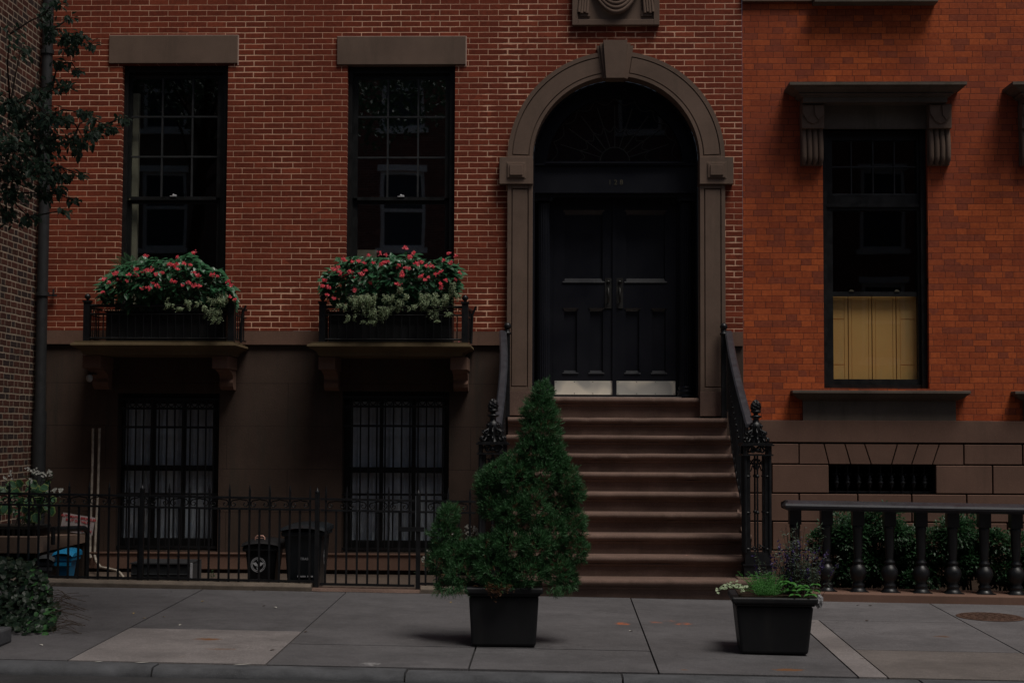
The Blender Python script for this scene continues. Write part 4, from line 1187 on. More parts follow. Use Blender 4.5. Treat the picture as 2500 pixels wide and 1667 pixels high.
    n = len(pts); pr = [(-.036, -.012), (.036, -.012), (.040, .004), (.026, .020), (-.026, .020), (-.040, .004)]
    vs_ = [(q.x + a, q.y, q.z + b) for q in pts for a, b in pr]
    h.add(vs_, [(i * 6 + k, i * 6 + (k + 1) % 6, (i + 1) * 6 + (k + 1) % 6, (i + 1) * 6 + k) for i in range(n - 1) for k in range(6)])
    h.add(vs_[:6], [(0, 1, 2, 3, 4, 5)]); h.add(vs_[-6:], [(5, 4, 3, 2, 1, 0)])
    h.build('handrail', M['iron_rail'], rt)
    b_ = MB(); nb = 20; lowp = []
    for i in range(nb):
        f = (i + .5) / nb; k = f * 12; j = min(11, int(k)); q = pts[j].lerp(pts[j + 1], k - j)
        stair_z = n8.z + min(0, (q.y + .40)) * RS / T + .08
        xx = q.x - sg * .012
        b_.tube([(xx, q.y, stair_z), (xx, q.y, q.z - .01)], .008, 6)
        zm_ = (stair_z + q.z) / 2
        b_.ball((xx, q.y, zm_), .014, 6, 4)
        lowp.append((xx, q.y, stair_z))
    b_.tube(lowp, .012, 6)
    b_.build('balusters', M['iron'], rt)
    e = MB(); ex_ = wx + sg * .0
    zt = A_.z - .03; zb_ = n8.z + .004
    e.box(ex_ - .028, ex_ + .028, -.19, -.134, zb_, zt)
    e.lathe([(.03, 0), (.042, .01), (.042, .025), (.022, .035), (.03, .05), (.016, .06)], (ex_, -.162, zt), 12); e.ball((ex_, -.162, zt + .092), .040, 14, 10)
    e.build('end_post', M['iron'], rt)
stoop_railing(NR, 1, 'black iron stair railing with scroll newel on the right side of the stoop')
stoop_railing(NL, -1, 'black iron stair railing with scroll newel left of the stoop, behind the conifer')

# ================================================================ FENCE AND GATE
FYY = FY + .07
hf = lambda px, py: az(px, py, FYY) - gz(ax(px, py, FYY), FYY)
H_top, H_2, H_bot, H_tip = hf(400, 1211), hf(400, 1238), hf(400, 1412), hf(645, 1196)
def fence_run(x0, x1, label, cat, name, posts, kerbtop, hb=None, grp=None, n0=0):
    o = thing(name, ((x0 + x1) / 2, FYY, gz((x0 + x1) / 2, FYY)), label, cat, grp)
    Zf = lambda x, h: gz(x, FYY) + h
    r_ = MB()
    for h, hh in ((H_top, .010), (H_2, .009), (hb or H_bot, .010)):
        v = [(x, FYY + dy, Zf(x, h) + dz) for x in (x0, x1) for dy, dz in ((-.014, -hh), (.014, -hh), (.014, hh), (-.014, hh))]
        r_.add(v, [(0, 3, 2, 1), (4, 5, 6, 7), (0, 1, 5, 4), (1, 2, 6, 5), (2, 3, 7, 6), (3, 0, 4, 7)])
    r_.build('rails', M['iron'], o)
    n = max(2, round((x1 - x0) / .0905)); zb_ = kerbtop
    sc_ = MB()
    for i in range(n):
        x = x0 + (x1 - x0) * (i + .5) / n
        tall = (i + n0) % 2 == 0
        b_ = MB(); zt_ = Zf(x, H_tip) if tall else Zf(x, H_2)
        b_.box(x - .0085, x + .0085, FYY - .0085, FYY + .0085, Zf(x, zb_), zt_)
        if tall: b_.lathe([(.0086, 0), (.003, .045), (.0005, .05)], (x, FYY, zt_), 4)
        if not tall:
            zc_ = Zf(x, (H_top + H_2) / 2)
            for sg in (-1, 1):
                b_.tube([(x, FYY, Zf(x, H_top) - .012), (x + sg * .02, FYY, zc_ + .03)] + spiral(x + sg * .052, zc_ - .006, .034, 1.1, FYY, math.pi * .55 if sg > 0 else math.pi * .45, 12, -sg), .0055, 5)
        b_.build('bar', M['iron'], o)
    for px_ in posts:
        pst = MB(); pst.box(px_ - .019, px_ + .019, FYY - .02, FYY + .02, Zf(px_, -.02), Zf(px_, H_tip - .02)); pst.lathe([(.02, 0), (.026, .012), (.008, .03), (.0, .06)], (px_, FYY, Zf(px_, H_tip - .02)), 8)
        pst.build('post', M['iron'], o)
    return o
GX0, GX1 = ax(774, 1300, FYY), ax(1021, 1300, FYY)
HK = az(500, 1420, FY) - gz(ax(500, 1420, FY), FY)
fence_run(-6.1, GX0 - .02, 'black iron areaway fence with spiked bars and scrolls, left of the gate', 'fence', 'iron_fence', [ax(346, 1300, FYY), GX0], HK - .01)
fence_run(GX0 + .03, GX1 - .03, 'black iron gate in the fence, in front of the right basement window', 'gate', 'iron_gate', [], H_bot - .03, hb=H_bot - .02)
fence_run(GX1 + .02, NL - .15, 'short run of black iron fence between the gate and the stoop, behind the conifer', 'fence', 'iron_fence', [GX1], HK - .01)
lt = MB(); xl_ = ax(985, 1290, FYY); zl_ = az(985, 1291, FYY); lt.box(ax(973, 1290, FYY), ax(1036, 1290, FYY), FYY - .03, FYY - .015, zl_ - .02, zl_ + .02)
tag(lt.build('gate_latch', M['iron'], bpy.data.objects['iron_gate']))
def low_kerb(x0, x1, label, name='fence_kerb', h=HK):
    m = MB(); n = max(3, int((x1 - x0) / .12)); v = []
    for i in range(n + 1):
        x = x0 + (x1 - x0) * i / n; j = rnd.uniform(-.004, .004); g_ = gz(x, FY)
        v += [(x, FY - .03 + j, g_ - .03), (x, FY - .035 + j, g_ + h - .025), (x, FY - .012 + j, g_ + h + j), (x, FY + .13, g_ + h), (x, FY + .14, g_ - .03)]
    m.add(v, [(i * 5 + k, (i + 1) * 5 + k, (i + 1) * 5 + k + 1, i * 5 + k + 1) for i in range(n) for k in range(4)], False)
    m.add(v[:5], [(0, 1, 2, 3, 4)]); m.add(v[-5:], [(4, 3, 2, 1, 0)])
    return recenter(m.build(name, M['granite'], label=label, cat='kerb', bevel=.006))
low_kerb(-6.1, ax(760, 1430, FY), 'rough granite kerb under the fence left of the gate')
low_kerb(ax(1028, 1430, FY), NL - .2, 'rough granite kerb under the fence right of the gate')
gs = MB(); x0, x1 = ax(762, 1430, FY), ax(1026, 1430, FY)
v = []
for i in range(13):
    x = x0 + (x1 - x0) * i / 12; j = rnd.uniform(-.012, .012)
    v += [(x, FY - .035 + j, gz(x, FY) + .004), (x, FY - .02 + j, gz(x, FY) + .026), (x, FY + .14, gz(x, FY) + .03)]
gs.add(v, [(i * 3 + k, (i + 1) * 3 + k, (i + 1) * 3 + k + 1, i * 3 + k + 1) for i in range(12) for k in range(2)])
recenter(gs.build('gate_sill', M['step'], label='worn stone sill under the iron gate', cat='sill'))

# ================================================================ RIGHT BALUSTRADE
BY = -2.42
bt = thing('iron_balustrade', (4.2, BY, .1), 'black cast iron balustrade with fat turned balusters in front of the red house', 'balustrade')
Zb = lambda x, h: gz(x, BY) + h
hb_ = lambda px, py: az(px, py, BY - .1) - gz(ax(px, py, BY - .1), BY)
Ht = hb_(2200, 1230); RLx = ax(1912, 1230, BY)
prof = [(-.13, .0), (-.15, .012), (-.15, .03), (-.12, .045), (-.10, .05), (-.085, .075), (.085, .075), (.10, .05), (.12, .045), (.15, .03), (.15, .012), (.13, 0)]
prof = [(-.075, -.075), (-.12, -.06), (-.150, -.048), (-.158, -.03), (-.150, -.012), (-.10, .004), (-.06, .012), (.06, .012), (.10, .004), (.15, -.012), (.158, -.03), (.150, -.048), (.12, -.06), (.075, -.075)]
h = MB(); X1 = 9.0; n = len(prof)
for a, b in ((RLx, X1),):
    v = [(a, BY + p_[0], Zb(a, Ht) + p_[1] + .0) for p_ in prof] + [(b, BY + p_[0], Zb(b, Ht) + p_[1]) for p_ in prof]
    # taper the left end
    v[:n] = [(a + .0 + (.03 if abs(p_[1] + .03) > .03 else 0), BY + p_[0], Zb(a, Ht) + p_[1]) for p_ in prof]
    h.add(v, [(i, (i + 1) % n, (i + 1) % n + n, i + n) for i in range(n)], False); h.add(v[:n], [tuple(range(n))])
h.build('top_rail', M['iron_rail'], bt)
def baluster(x, y=BY):
    m = MB(); z0 = Zb(x, .075); zt = Zb(x, Ht - .075); L = zt - z0
    py = lambda p_: (az(2200, p_, BY) - gz(ax(2200, p_, BY), BY)) + gz(x, BY) - z0
    m.box(x - .082, x + .082, y - .082, y + .082, z0, z0 + py(1446))
    m.box(x - .052, x + .052, y - .052, y + .052, z0 + py(1284), zt)
    P_ = [(.078, py(1446)), (.078, py(1443)), (.060, py(1438)), (.052, py(1434)), (.057, py(1431)), (.057, py(1427)), (.040, py(1421)), (.060, py(1412)), (.074, py(1402)), (.076, py(1394)), (.066, py(1386)), (.045, py(1379)), (.036, py(1377)), (.050, py(1374)), (.050, py(1370)), (.032, py(1366)), (.036, py(1362)), (.043, py(1330)), (.045, py(1295)), (.050, py(1291)), (.050, py(1287)), (.044, py(1284))]
    m.lathe(P_, (x, y, z0), 22)
    return m
bal_x0 = ax(2018, 1400, BY); stepx = (ax(2481, 1400, BY) - bal_x0) / 6
for i in range(-1, 16):
    baluster(bal_x0 + stepx * i).build('baluster', M['iron'], bt)
bb = MB(); a, b = ax(1895, 1460, BY), 9.0
v = [(x, y, z + gz(x, BY)) for x in (a, b) for y, z in ((FY - .02, -.05), (FY - .02, .068), (FY + .5, .072), (FY + .5, -.05))]
bb.add(v, [(0, 1, 2, 3), (7, 6, 5, 4), (0, 4, 5, 1), (1, 5, 6, 2), (2, 6, 7, 3)])
recenter(bb.build('balustrade_kerb', M['brown_red'], label='low brownstone kerb under the black balustrade', cat='kerb', bevel=.008))
sp_ = MB(); sp_.add([(a + .2, FY + .5, .12), (9, FY + .5, .02), (9, -.02, .04), (a + .2, -.02, .14)], [(0, 1, 2, 3)])
sp_.build('soil', M['soil'], kind='structure')

# coal hole cover
mc = gp(2417, 1506); mh = MB(); R_ = .275; N_ = 40; v = []
for rr_, dz in ((R_, .0035), (R_ - .012, .008), (.0, .008)):
    for k in range(N_): a = 2 * math.pi * k / N_; x, y = mc.x + rr_ * math.cos(a), mc.y + rr_ * math.sin(a); v.append((x, y, gz(x, y) + dz))
mh.add(v, [(i * N_ + k, i * N_ + (k + 1) % N_, (i + 1) * N_ + (k + 1) % N_, (i + 1) * N_ + k) for i in range(2) for k in range(N_)])
for rr_ in (.05, .11, .17, .23):
    m_ = int(rr_ * 110)
    for k in range(m_):
        a = 2 * math.pi * k / m_; x, y = mc.x + rr_ * math.cos(a), mc.y + rr_ * math.sin(a); z = gz(x, y); mh.box(x - .012, x + .012, y - .012, y + .012, z + .0081, z + .011)
recenter(mh.build('coal_hole_cover', plain('rusty_cast_iron', (.09, .05, .035), .7, .3, .4, var=.3), label='round rusty iron cover set in the pavement near the right edge', cat='manhole cover'))

# ================================================================ AREAWAY THINGS
# wall lamp + conduits
wl = thing('wall_lamp', (ax(219, 922, -.15), -.12, az(219, 922, -.15)), 'small frosted globe lamp on the basement wall under the left balcony', 'lamp')
m = MB(); gx, gz_ = ax(218.5, 923, -.42), az(219, 923, -.42); m.ball((gx, -.42, gz_), .036, 16, 12, (1, 1, 1.15)); m.build('globe', M['globe'], wl)
m = MB(); m.tube([(gx, -.19, gz_ + .05), (gx, -.42, gz_ + .055), (gx, -.42, gz_ + .03)], .010, 8); m.lathe([(.022, 0), (.018, .02)], (gx, -.42, gz_ + .030), 10); m.build('lamp_arm', M['iron'], wl)
for nm, P_ in (('upper', [(227, 1045), (226, 1120), (224, 1180), (222, 1250), (220, 1320), (220, 1350), (222, 1362)]), ('lower', [(243, 1045), (241, 1120), (239, 1200), (235, 1270), (232, 1330), (231, 1355), (235, 1370), (246, 1384), (268, 1388), (285, 1392), (295, 1400), (303, 1411), (307, 1422)])):
    m = MB(); m.tube([at(x, y, -.06 if y < 1360 else -.06 - (y - 1360) * .022) for x, y in P_], .0135, 8)
    recenter(m.build('conduit_pipe', M['conduit'], label='pale conduit pipe down the basement wall, %s' % ('left one of the pair, ending at the bend' if nm == 'upper' else 'right one of the pair, bending away right'), cat='pipe'))
# stone landing of the neighbour, railing bar on it, sign, bins
Xp = ax(94, 1330, -2.3)
Yfar = -2.3
while ax(210, 1310, Yfar) < Xp and Yfar < -.1: Yfar += .01
while ax(210, 1310, Yfar) > Xp and Yfar < -.02: Yfar += .01
zt0, zt1, zb0 = az(94, 1309, -2.3), az(210, 1304, Yfar), az(94, 1350, -2.3)
ls = thing('stone_landing', (Xp - .4, -1.5, .2), 'stone landing beside the hosta planter, with bins kept underneath', 'landing')
m = MB(); m.prismx([(-2.35, zb0), (-2.35, zt0), (Yfar, zt1), (Yfar, zb0)][::-1], Xp - .75, Xp); m.build('top_slab', M['brown'], ls, bevel=.006)
m = MB(); m.box(Xp - .74, Xp - .68, -2.3, Yfar, .1, zb0 - .001); m.box(Xp - .06, Xp - .0, Yfar + .005, Yfar + .08, .1, zt1 + .01); m.box(Xp - .68, Xp - .02, Yfar - .04, Yfar - .001, .1, zb0 - .001); m.build('landing_support', M['gap'], ls)
m = MB(); m.tube([at(128, 1292, -2.2), at(150, 1291, -1.9), at(205, 1289, -1.2), at(213, 1296, -1.1)], .028, 10); m.tube([at(213, 1292, -1.1), at(213, 1296, -1.1) - Vector((0, 0, .5))], .02, 8); m.tube([at(130, 1292, -2.2), at(130, 1292, -2.2) - Vector((0, 0, .14))], .02, 8)
recenter(m.build('handrail', M['iron'], label='thick black rail on top of the stone landing', cat='railing'))
sg = thing('sprinkler_sign', at(188, 1275, -.5), 'small white notice with red letters leaning on the landing', 'sign')
RZ = Matrix.Rotation(R(9), 3, 'Y')
sc = at(190, 1277, -.45); m = MB()
v = [Vector((a, b, c)) for a, b, c in ((-.17, 0, -.10), (.17, 0, -.10), (.17, 0, .085), (-.17, 0, .085))]
front = [sc + RZ @ q for q in v]; back = [sc + RZ @ (q + Vector((0, .006, 0))) for q in v]
m.add(front + back, [(0, 1, 2, 3), (7, 6, 5, 4), (0, 4, 5, 1), (1, 5, 6, 2), (2, 6, 7, 3), (3, 7, 4, 0)]); m.build('sign_plate', M['signw'], sg)
for i, (tx, dz) in enumerate((('AUTOMATIC SPRINKLER', .058), ('SHUT OFF VALVE', .020), ('        FEET', -.028), ('OPPOSITE THIS SIGN', -.064))):
    text_mesh(tx, .034, sc + RZ @ Vector((0, -.003, dz)), M['signr'], sg, 'sign_lettering', rot=RZ, bold=.0008)

def wheelie(x0, x1, y0, y1, z0, z1, mat, label, group=None, lidmat=None, handles=True):
    o = thing('rubbish_bin', ((x0 + x1) / 2, (y0 + y1) / 2, z0), label, 'rubbish bin', group)
    m = MB(); t = .035
    v = [(x0 + t, y0 + t, z0), (x1 - t, y0 + t, z0), (x1 - t, y1 - t, z0), (x0 + t, y1 - t, z0), (x0, y0, z1), (x1, y0, z1), (x1, y1, z1), (x0, y1, z1)]
    m.add(v, [(0, 3, 2, 1), (4, 5, 6, 7), (0, 1, 5, 4), (1, 2, 6, 5), (2, 3, 7, 6), (3, 0, 4, 7)]); m.build('bin_body', mat, o, bevel=.02, seg=3)
    m = MB(); m.box(x0 - .02, x1 + .02, y0 - .02, y1 + .02, z1 - .045, z1 - .002); m.build('rim', mat, o, bevel=.012, seg=2)
    m = MB(); n = 12; v = []
    for i in range(n + 1):
        f = i / n; z = z1 + .03 * math.sin(math.pi * f) ** .6
        v += [(x0 - .03 + (x1 - x0 + .06) * f, y0 - .03, z), (x0 - .03 + (x1 - x0 + .06) * f, y0 + .02, z + .028), (x0 - .03 + (x1 - x0 + .06) * f, y1 + .03, z + .035), (x0 - .03 + (x1 - x0 + .06) * f, y1 + .03, z1)]
    m.add(v, [(i * 4 + k, i * 4 + 4 + k, i * 4 + 5 + k, i * 4 + 1 + k) for i in range(n) for k in range(3)], True); m.add(v[:4], [(0, 1, 2, 3)]); m.add(v[-4:], [(3, 2, 1, 0)])
    m.add([(x0 - .03, y0 - .03, z1), (x1 + .03, y0 - .03, z1), (x1 + .03, y1 + .03, z1), (x0 - .03, y1 + .03, z1)], [(0, 1, 2, 3)])
    m.build('lid', lidmat or mat, o)
    return o
def logo(o, c, r_, rot=Matrix.Identity(3)):
    m = MB(); P = lambda x, z: Vector(c) + rot @ Vector((x, 0, z)); N_ = 36
    def annulus(a, b):
        v = [P(q * math.cos(2 * math.pi * k / N_), q * math.sin(2 * math.pi * k / N_)) for q in (a, b) for k in range(N_)]
        m.add(v, [(k, (k + 1) % N_, N_ + (k + 1) % N_, N_ + k) for k in range(N_)])
    annulus(r_ * .74, r_ * .80); annulus(r_ * .94, r_)
    for k in range(26):       # ring of small letters
        a = 2 * math.pi * k / 26
        if k in (6, 19): continue
        ca, sa = math.cos(a), math.sin(a); u, w_ = Vector((ca, 0, sa)), Vector((-sa, 0, ca))
        q = [u * r_ * .83 + w_ * r_ * .05, u * r_ * .91 + w_ * r_ * .05, u * r_ * .91 - w_ * r_ * .05, u * r_ * .83 - w_ * r_ * .05]
        m.add([Vector(c) + rot @ z for z in q], [(0, 1, 2, 3)])
    for s_ in (-1, 1):
        m.add([P(s_ * x * r_, z * r_) for x, z in ((.08, .02), (.30, .34), (.74, .22), (.60, .05), (.36, -.16), (.08, -.20))], [(0, 1, 2, 3, 4, 5)])
        m.add([P(s_ * x * r_, z * r_) for x, z in ((.1, -.30), (.22, -.36), (.12, -.62), (.04, -.62))], [(0, 1, 2, 3)])
    m.add([P(x * r_, z * r_) for x, z in ((-.035, -.8), (.035, -.8), (.035, .7), (-.035, .7))], [(0, 1, 2, 3)])
    m.tube([P(.13 * r_ * math.sin(i * .9), (-.7 + i * .11) * r_) + rot @ Vector((0, -.001, 0)) for i in range(13)], .0022, 4)
    m.build('round_emblem', M['white'], o)
YB = -2.36
big = wheelie(ax(692, 1350, YB), ax(786, 1350, YB), YB, YB + .52, .16, az(740, 1297, YB), M['binp'], 'large black wheeled rubbish bin marked TRASH behind the gate post', 'rubbish bins behind the fence')
text_mesh('TRASH', .032, (ax(745, 1364, YB), YB + .008, az(745, 1364, YB)), M['white'], big, 'bin_lettering', bold=.0004)
m = MB(); z = az(740, 1407, YB); m.box(ax(725, 1407, YB), ax(745, 1407, YB), YB + .018, YB + .030, z - .006, z + .006); m.box(ax(749, 1407, YB), ax(754, 1407, YB), YB + .018, YB + .030, z - .006, z + .006); m.box(ax(758, 1407, YB), ax(763, 1407, YB), YB + .018, YB + .030, z - .006, z + .006); m.build('white_sticker', M['white'], big)
logo(big, (ax(786, 1360, YB) - .006, YB + .22, az(811, 1362, YB + .3) + .02), .075, Matrix.Rotation(R(90), 3, 'Z'))
m = MB(); xh = ax(742, 1280, YB); m.tube([(xh - .09, YB + .45, az(740, 1293, YB)), (xh - .09, YB + .5, az(740, 1284, YB)), (xh + .15, YB + .5, az(740, 1284, YB)), (xh + .15, YB + .45, az(740, 1293, YB))], .012, 6); m.build('bin_handle', M['binp'], big)
YS2 = -2.15
sm_ = wheelie(ax(597, 1380, YS2), ax(676, 1380, YS2), YS2, YS2 + .36, .16, az(636, 1334, YS2), M['plastic'], 'small black rubbish bin with a round white emblem behind the fence', 'rubbish bins behind the fence')
logo(sm_, (ax(630, 1378, YS2), YS2 + .004, az(630, 1378, YS2)), .069)
m = MB(); zc_ = az(630, 1317, YS2); xh = ax(630, 1317, YS2)
hp = [(xh - .045, YS2 + .1, zc_ - .035), (xh - .043, YS2 + .1, zc_ + .015), (xh - .028, YS2 + .1, zc_ + .03), (xh + .028, YS2 + .1, zc_ + .03), (xh + .043, YS2 + .1, zc_ + .015), (xh + .045, YS2 + .1, zc_ - .035)]
m.tube(hp, .0055, 6); m.tube([(xh - .042, YS2 + .1, zc_ - .012), (xh + .042, YS2 + .1, zc_ - .012)], .0045, 6); m.tube([(xh - .042, YS2 + .1, zc_ + .008), (xh + .042, YS2 + .1, zc_ + .008)], .003, 6)
m.build('bin_handle', M['copper'], sm_)
YB2 = -2.2
for (a, b, c, d, mt, lb, yb) in ((133, 174, 1350, 1412, 'bluebin', 'bright blue recycling bin under the stone landing', -2.2), (92, 128, 1362, 1412, 'greybin', 'dark grey bin beside the blue one under the stone landing', -2.25)):
    x0, x1, z1 = ax(a, c, yb), ax(b, c, yb), az(a, c, yb)
    o = wheelie(x0 + .01, x1 - .01, yb, yb + .25, .15, z1 - .03, M[mt], lb)
    m = MB(); zz = az(a, c + 26, yb); m.box(x0 - .003, x1 + .003, yb - .022, yb - .002, zz - .016, zz + .016); m.tube([(x0 + .03, yb - .01, zz), (x0 + .01, yb - .01, z1)], .006, 6); m.tube([(x1 - .03, yb - .01, zz), (x1 - .01, yb - .01, z1)], .006, 6)
    m.build('front_rim', M[mt], o)
# air conditioner
ya = -1.85
ac = thing('air_conditioner', (ax(392, 1410, ya), ya, .15), 'low dark finned air conditioner on the ground behind the fence', 'air conditioner')
x0, x1, z1, z0 = ax(318, 1375, ya), ax(464, 1375, ya), az(392, 1374, ya), .15
m = MB(); m.box(x0, x1, ya + .03, ya + .5, z0, z1 - .012); m.build('housing', M['greybin'], ac, bevel=.01)
m = MB(); n = 62
for i in range(n): x = x0 + .01 + (x1 - x0 - .02) * i / (n - 1); m.box(x - .0015, x + .0015, ya, ya + .028, z0 + .02, z1 - .02)
for f in (.05, .5, .97): z = z0 + (z1 - z0) * f; m.box(x0, x1, ya - .006, ya - .001, z - .006, z + .002)
m.build('fins', M['greybin'], ac)
m = MB(); m.box(x0, x1, ya - .012, ya + .5, z1 - .011, z1); m.build('top_cover', M['pipe'], ac)
m = MB(); yp = -2.2; xp = ax(467, 1400, yp); m.box(xp - .008, xp + .008, yp - .012, yp + .012, .15, az(467, 1374, yp)); recenter(m.build('marker_stake', M['whitefl'] if False else M['white'], label='short white stake beside the air conditioner', cat='stake'))

# ================================================================ PLANTS
def rv(s=1.0):
    while True:
        v = Vector((rnd.uniform(-1, 1), rnd.uniform(-1, 1), rnd.uniform(-1, 1)))
        if .01 < v.length < 1: return v.normalized() * s
def leaf(mb, p, d, up, L, W, fold=.25, curl=.15, shape='ovate'):
    d = d.normalized(); s_ = d.cross(up)
    s_ = s_.normalized() if s_.length > 1e-4 else d.orthogonal().normalized()
    n = s_.cross(d)
    if shape == 'ovate':
        q = [(0, 0, 0), (.28, .42, 1), (.65, .36, 1), (1, 0, 0), (.65, -.36, 1), (.28, -.42, 1), (.5, 0, 0)]
    elif shape == 'round':
        q = [(0, 0, 0), (.2, .5, 1), (.75, .48, 1), (1, 0, 0), (.75, -.48, 1), (.2, -.5, 1), (.5, 0, 0)]
    else:
        q = [(0, 0, 0), (.45, .5, 1), (.45, .5, 1), (1, 0, 0), (.45, -.5, 1), (.45, -.5, 1), (.5, 0, 0)]
    P = [p + d * (a * L) + s_ * (b * W) + n * (fold * abs(b) * W * c - curl * L * a * a) for a, b, c in q]
    if shape == 'simple':
        mb.add([P[0], P[1], P[3], P[4]], [(0, 1, 2), (0, 2, 3)])
    else:
        mb.add(P, [(0, 1, 6), (1, 2, 6), (2, 3, 6), (3, 4, 6), (4, 5, 6), (5, 0, 6)])
def inside_y(a, b): return rnd.uniform(a, b)

# --- flower boxes on the balconies
def lerp_curve(pts, x):
    for (x0, y0), (x1, y1) in zip(pts[:-1], pts[1:]):
        if x0 <= x <= x1: return y0 + (y1 - y0) * (x - x0) / max(1e-6, x1 - x0)
    return pts[0][1] if x < pts[0][0] else pts[-1][1]
def blossom(mb, c, r_, n):
    for k in range(n):
        o = rv(r_ * rnd.uniform(.3, 1)); o.z *= .75
        p = c + o
        for j in range(3):
            d = rv(); d.y = -abs(d.y) * .8; leaf(mb, p, d, rv(), .018 * rnd.uniform(.7, 1.2), .017, .1, .05, 'simple')
def flower_box(bal, x0, x1, top, bot, clusters, lab, trail, seed, fern=None):
    global rnd
    rnd = random.Random(seed)
    ytop, yfr = bal[2], bal[3]
    yf = -.50
    bx0, bx1 = ax(x0 + 12, 800, yf), ax(x1 - 14, 800, yf)
    o = thing('window_box', ((bx0 + bx1) / 2, -.36, ytop), 'black planter box behind the %s balcony railing' % lab, 'planter', 'window boxes on the balconies')
    m = MB(); zt = ytop + .30
    m.box(bx0, bx1, -.56, -.22, ytop + .003, zt); m.build('box', M['plastic'], o, bevel=.01)
    m = MB(); m.box(bx0 - .012, bx1 + .012, -.575, -.205, zt + .001, zt + .02); m.build('rim', M['plastic'], o, bevel=.005)
    pl_ = thing('begonia_plant', ((bx0 + bx1) / 2, -.36, zt), 'red flowering begonia mass in the %s balcony box' % lab, 'flowering plant', 'begonias in the balcony boxes')
    m = MB()
    cx_ = (x0 + x1) / 2
    for k in range(1500):
        px_ = rnd.uniform(x0, x1); t_ = lerp_curve(top, px_); b_ = lerp_curve(bot, px_)
        f = rnd.random() ** 1.25; py_ = t_ + 8 + (b_ - t_ - 8) * f
        half = .26 * math.sin(math.pi * min(.95, .25 + .75 * f)) + .05
        Y = -.42 + rnd.uniform(-1, 1) * half
        if rnd.random() < .5: Y = -.42 - half * rnd.uniform(.6, 1)
        p = at(px_, py_, Y)
        d = Vector((rnd.uniform(-1, 1) + (px_ - cx_) / 200, rnd.uniform(-1.2, .2), rnd.uniform(-.9, .35)))
        L = rnd.uniform(.055, .115); leaf(m, p, d, Vector((rnd.uniform(-.3, .3), -.5, 1)), L, L * rnd.uniform(.55, .75), .25, .25)
    m.build('foliage', M['begonia'], pl_)
    m = MB()
    for k in range(70):
        px_ = rnd.uniform(x0 + 30, x1 - 30); p = Vector((rnd.uniform(bx0 + .03, bx1 - .03), rnd.uniform(-.5, -.28), zt)); q = at(px_, lerp_curve(top, px_) + rnd.uniform(10, 50), rnd.uniform(-.62, -.3))
        m.tube([p, p.lerp(q, .5) + Vector((0, 0, .04)), q], .0035, 4)
    m.build('stems', M['dry'], pl_)
    for (cx2, cy2) in clusters:
        m = MB(); t_ = rnd.uniform(.6, 1.25); blossom(m, at(cx2, cy2, -.76 + rnd.uniform(-.05, .05)), .027 * t_, int(12 * t_))
        m.build('flower_cluster', M['red'], pl_)
    tr_ = thing('trailing_plant', ((bx0 + bx1) / 2, -.6, zt), 'pale variegated trailing plant spilling over the %s balcony rail' % lab, 'trailing plant', 'variegated trailing plants')
    m = MB(); st_ = MB()
    for (px_, py_, rx, ry, n) in trail:
        # a little hanging strand region filled with opposite small leaves
        for k in range(max(2, n // 12)):
            a = rnd.uniform(-1, 1); p0 = (px_ + rx * a, py_ - ry * rnd.uniform(.5, 1)); Y = rnd.uniform(-.84, -.70)
            L = rnd.uniform(.5, 1.3) * ry * 1.3; dx = rnd.uniform(-.35, .35) * L; pts = []
            for i in range(7):
                f = i / 6; q = at(p0[0] + dx * f + 2 * math.sin(f * 5 + a), p0[1] + L * f, Y - .03 * math.sin(f * 3)); pts.append(q)
            st_.tube(pts, .0018, 4)
            for i in range(14):
                f = i / 13 * 6; j = min(5, int(f)); q = pts[j].lerp(pts[j + 1], f - j)
                for s_ in (-1, 1):
                    d = Vector((s_ * rnd.uniform(.4, 1), rnd.uniform(-1, -.2), rnd.uniform(-.5, .5)))
                    leaf(m, q + rv(.004), d, Vector((0, -.3, 1)), rnd.uniform(.013, .023), rnd.uniform(.010, .016), .15, .1)
    m.build('leaves', M['varieg'], tr_); st_.build('stems', M['dry'], tr_)
    if fern:
        fo = thing('fern_plant', at(fern[0][0], fern[0][1] + 60, -.5), 'small green fern at the left end of the flower mass in the left box', 'fern')
        for (fx, fy_, tx, ty) in fern:
            m = MB(); a = at(fx, fy_, -.52); b = at(tx, ty, -.64); n = 16
            for i in range(n + 1):
                f = i / n; q = a.lerp(b, f) + Vector((0, 0, .03 * math.sin(math.pi * f)))
                dd = (b - a).normalized(); side = dd.cross(Vector((0, -1, .2))).normalized()
                for s_ in (-1, 1): leaf(m, q, side * s_ + dd * .35, Vector((0, -1, .3)), .034 * math.sin(math.pi * (.1 + .88 * f)) + .004, .009, .1, .15, 'simple')
            m.tube([a, a.lerp(b, .5) + Vector((0, 0, .03)), b], .002, 4)
            m.build('frond', M['fern'], fo)
z1 = lambda L: [(160 + a / 4.127, 600 + b / 4.127) for a, b in L]
z2 = lambda L: [(740 + a / 4.02, 590 + b / 4.02) for a, b in L]
C1 = z1([(385, 335), (440, 370), (510, 275), (490, 290), (545, 345), (380, 465), (645, 290), (615, 355), (710, 235), (715, 290), (785, 265), (830, 245), (865, 240), (910, 285), (885, 375), (770, 430), (830, 425), (930, 405), (810, 100), (1050, 185), (1085, 200), (1115, 190), (1130, 120), (1195, 175), (1255, 195), (1130, 235), (980, 270), (1065, 350), (1100, 365), (1175, 395), (1250, 375), (1300, 400), (1345, 405), (1295, 265), (1335, 300), (1475, 290), (1535, 305), (1295, 65), (1640, 360), (1665, 395), (1655, 515), (1705, 540)])
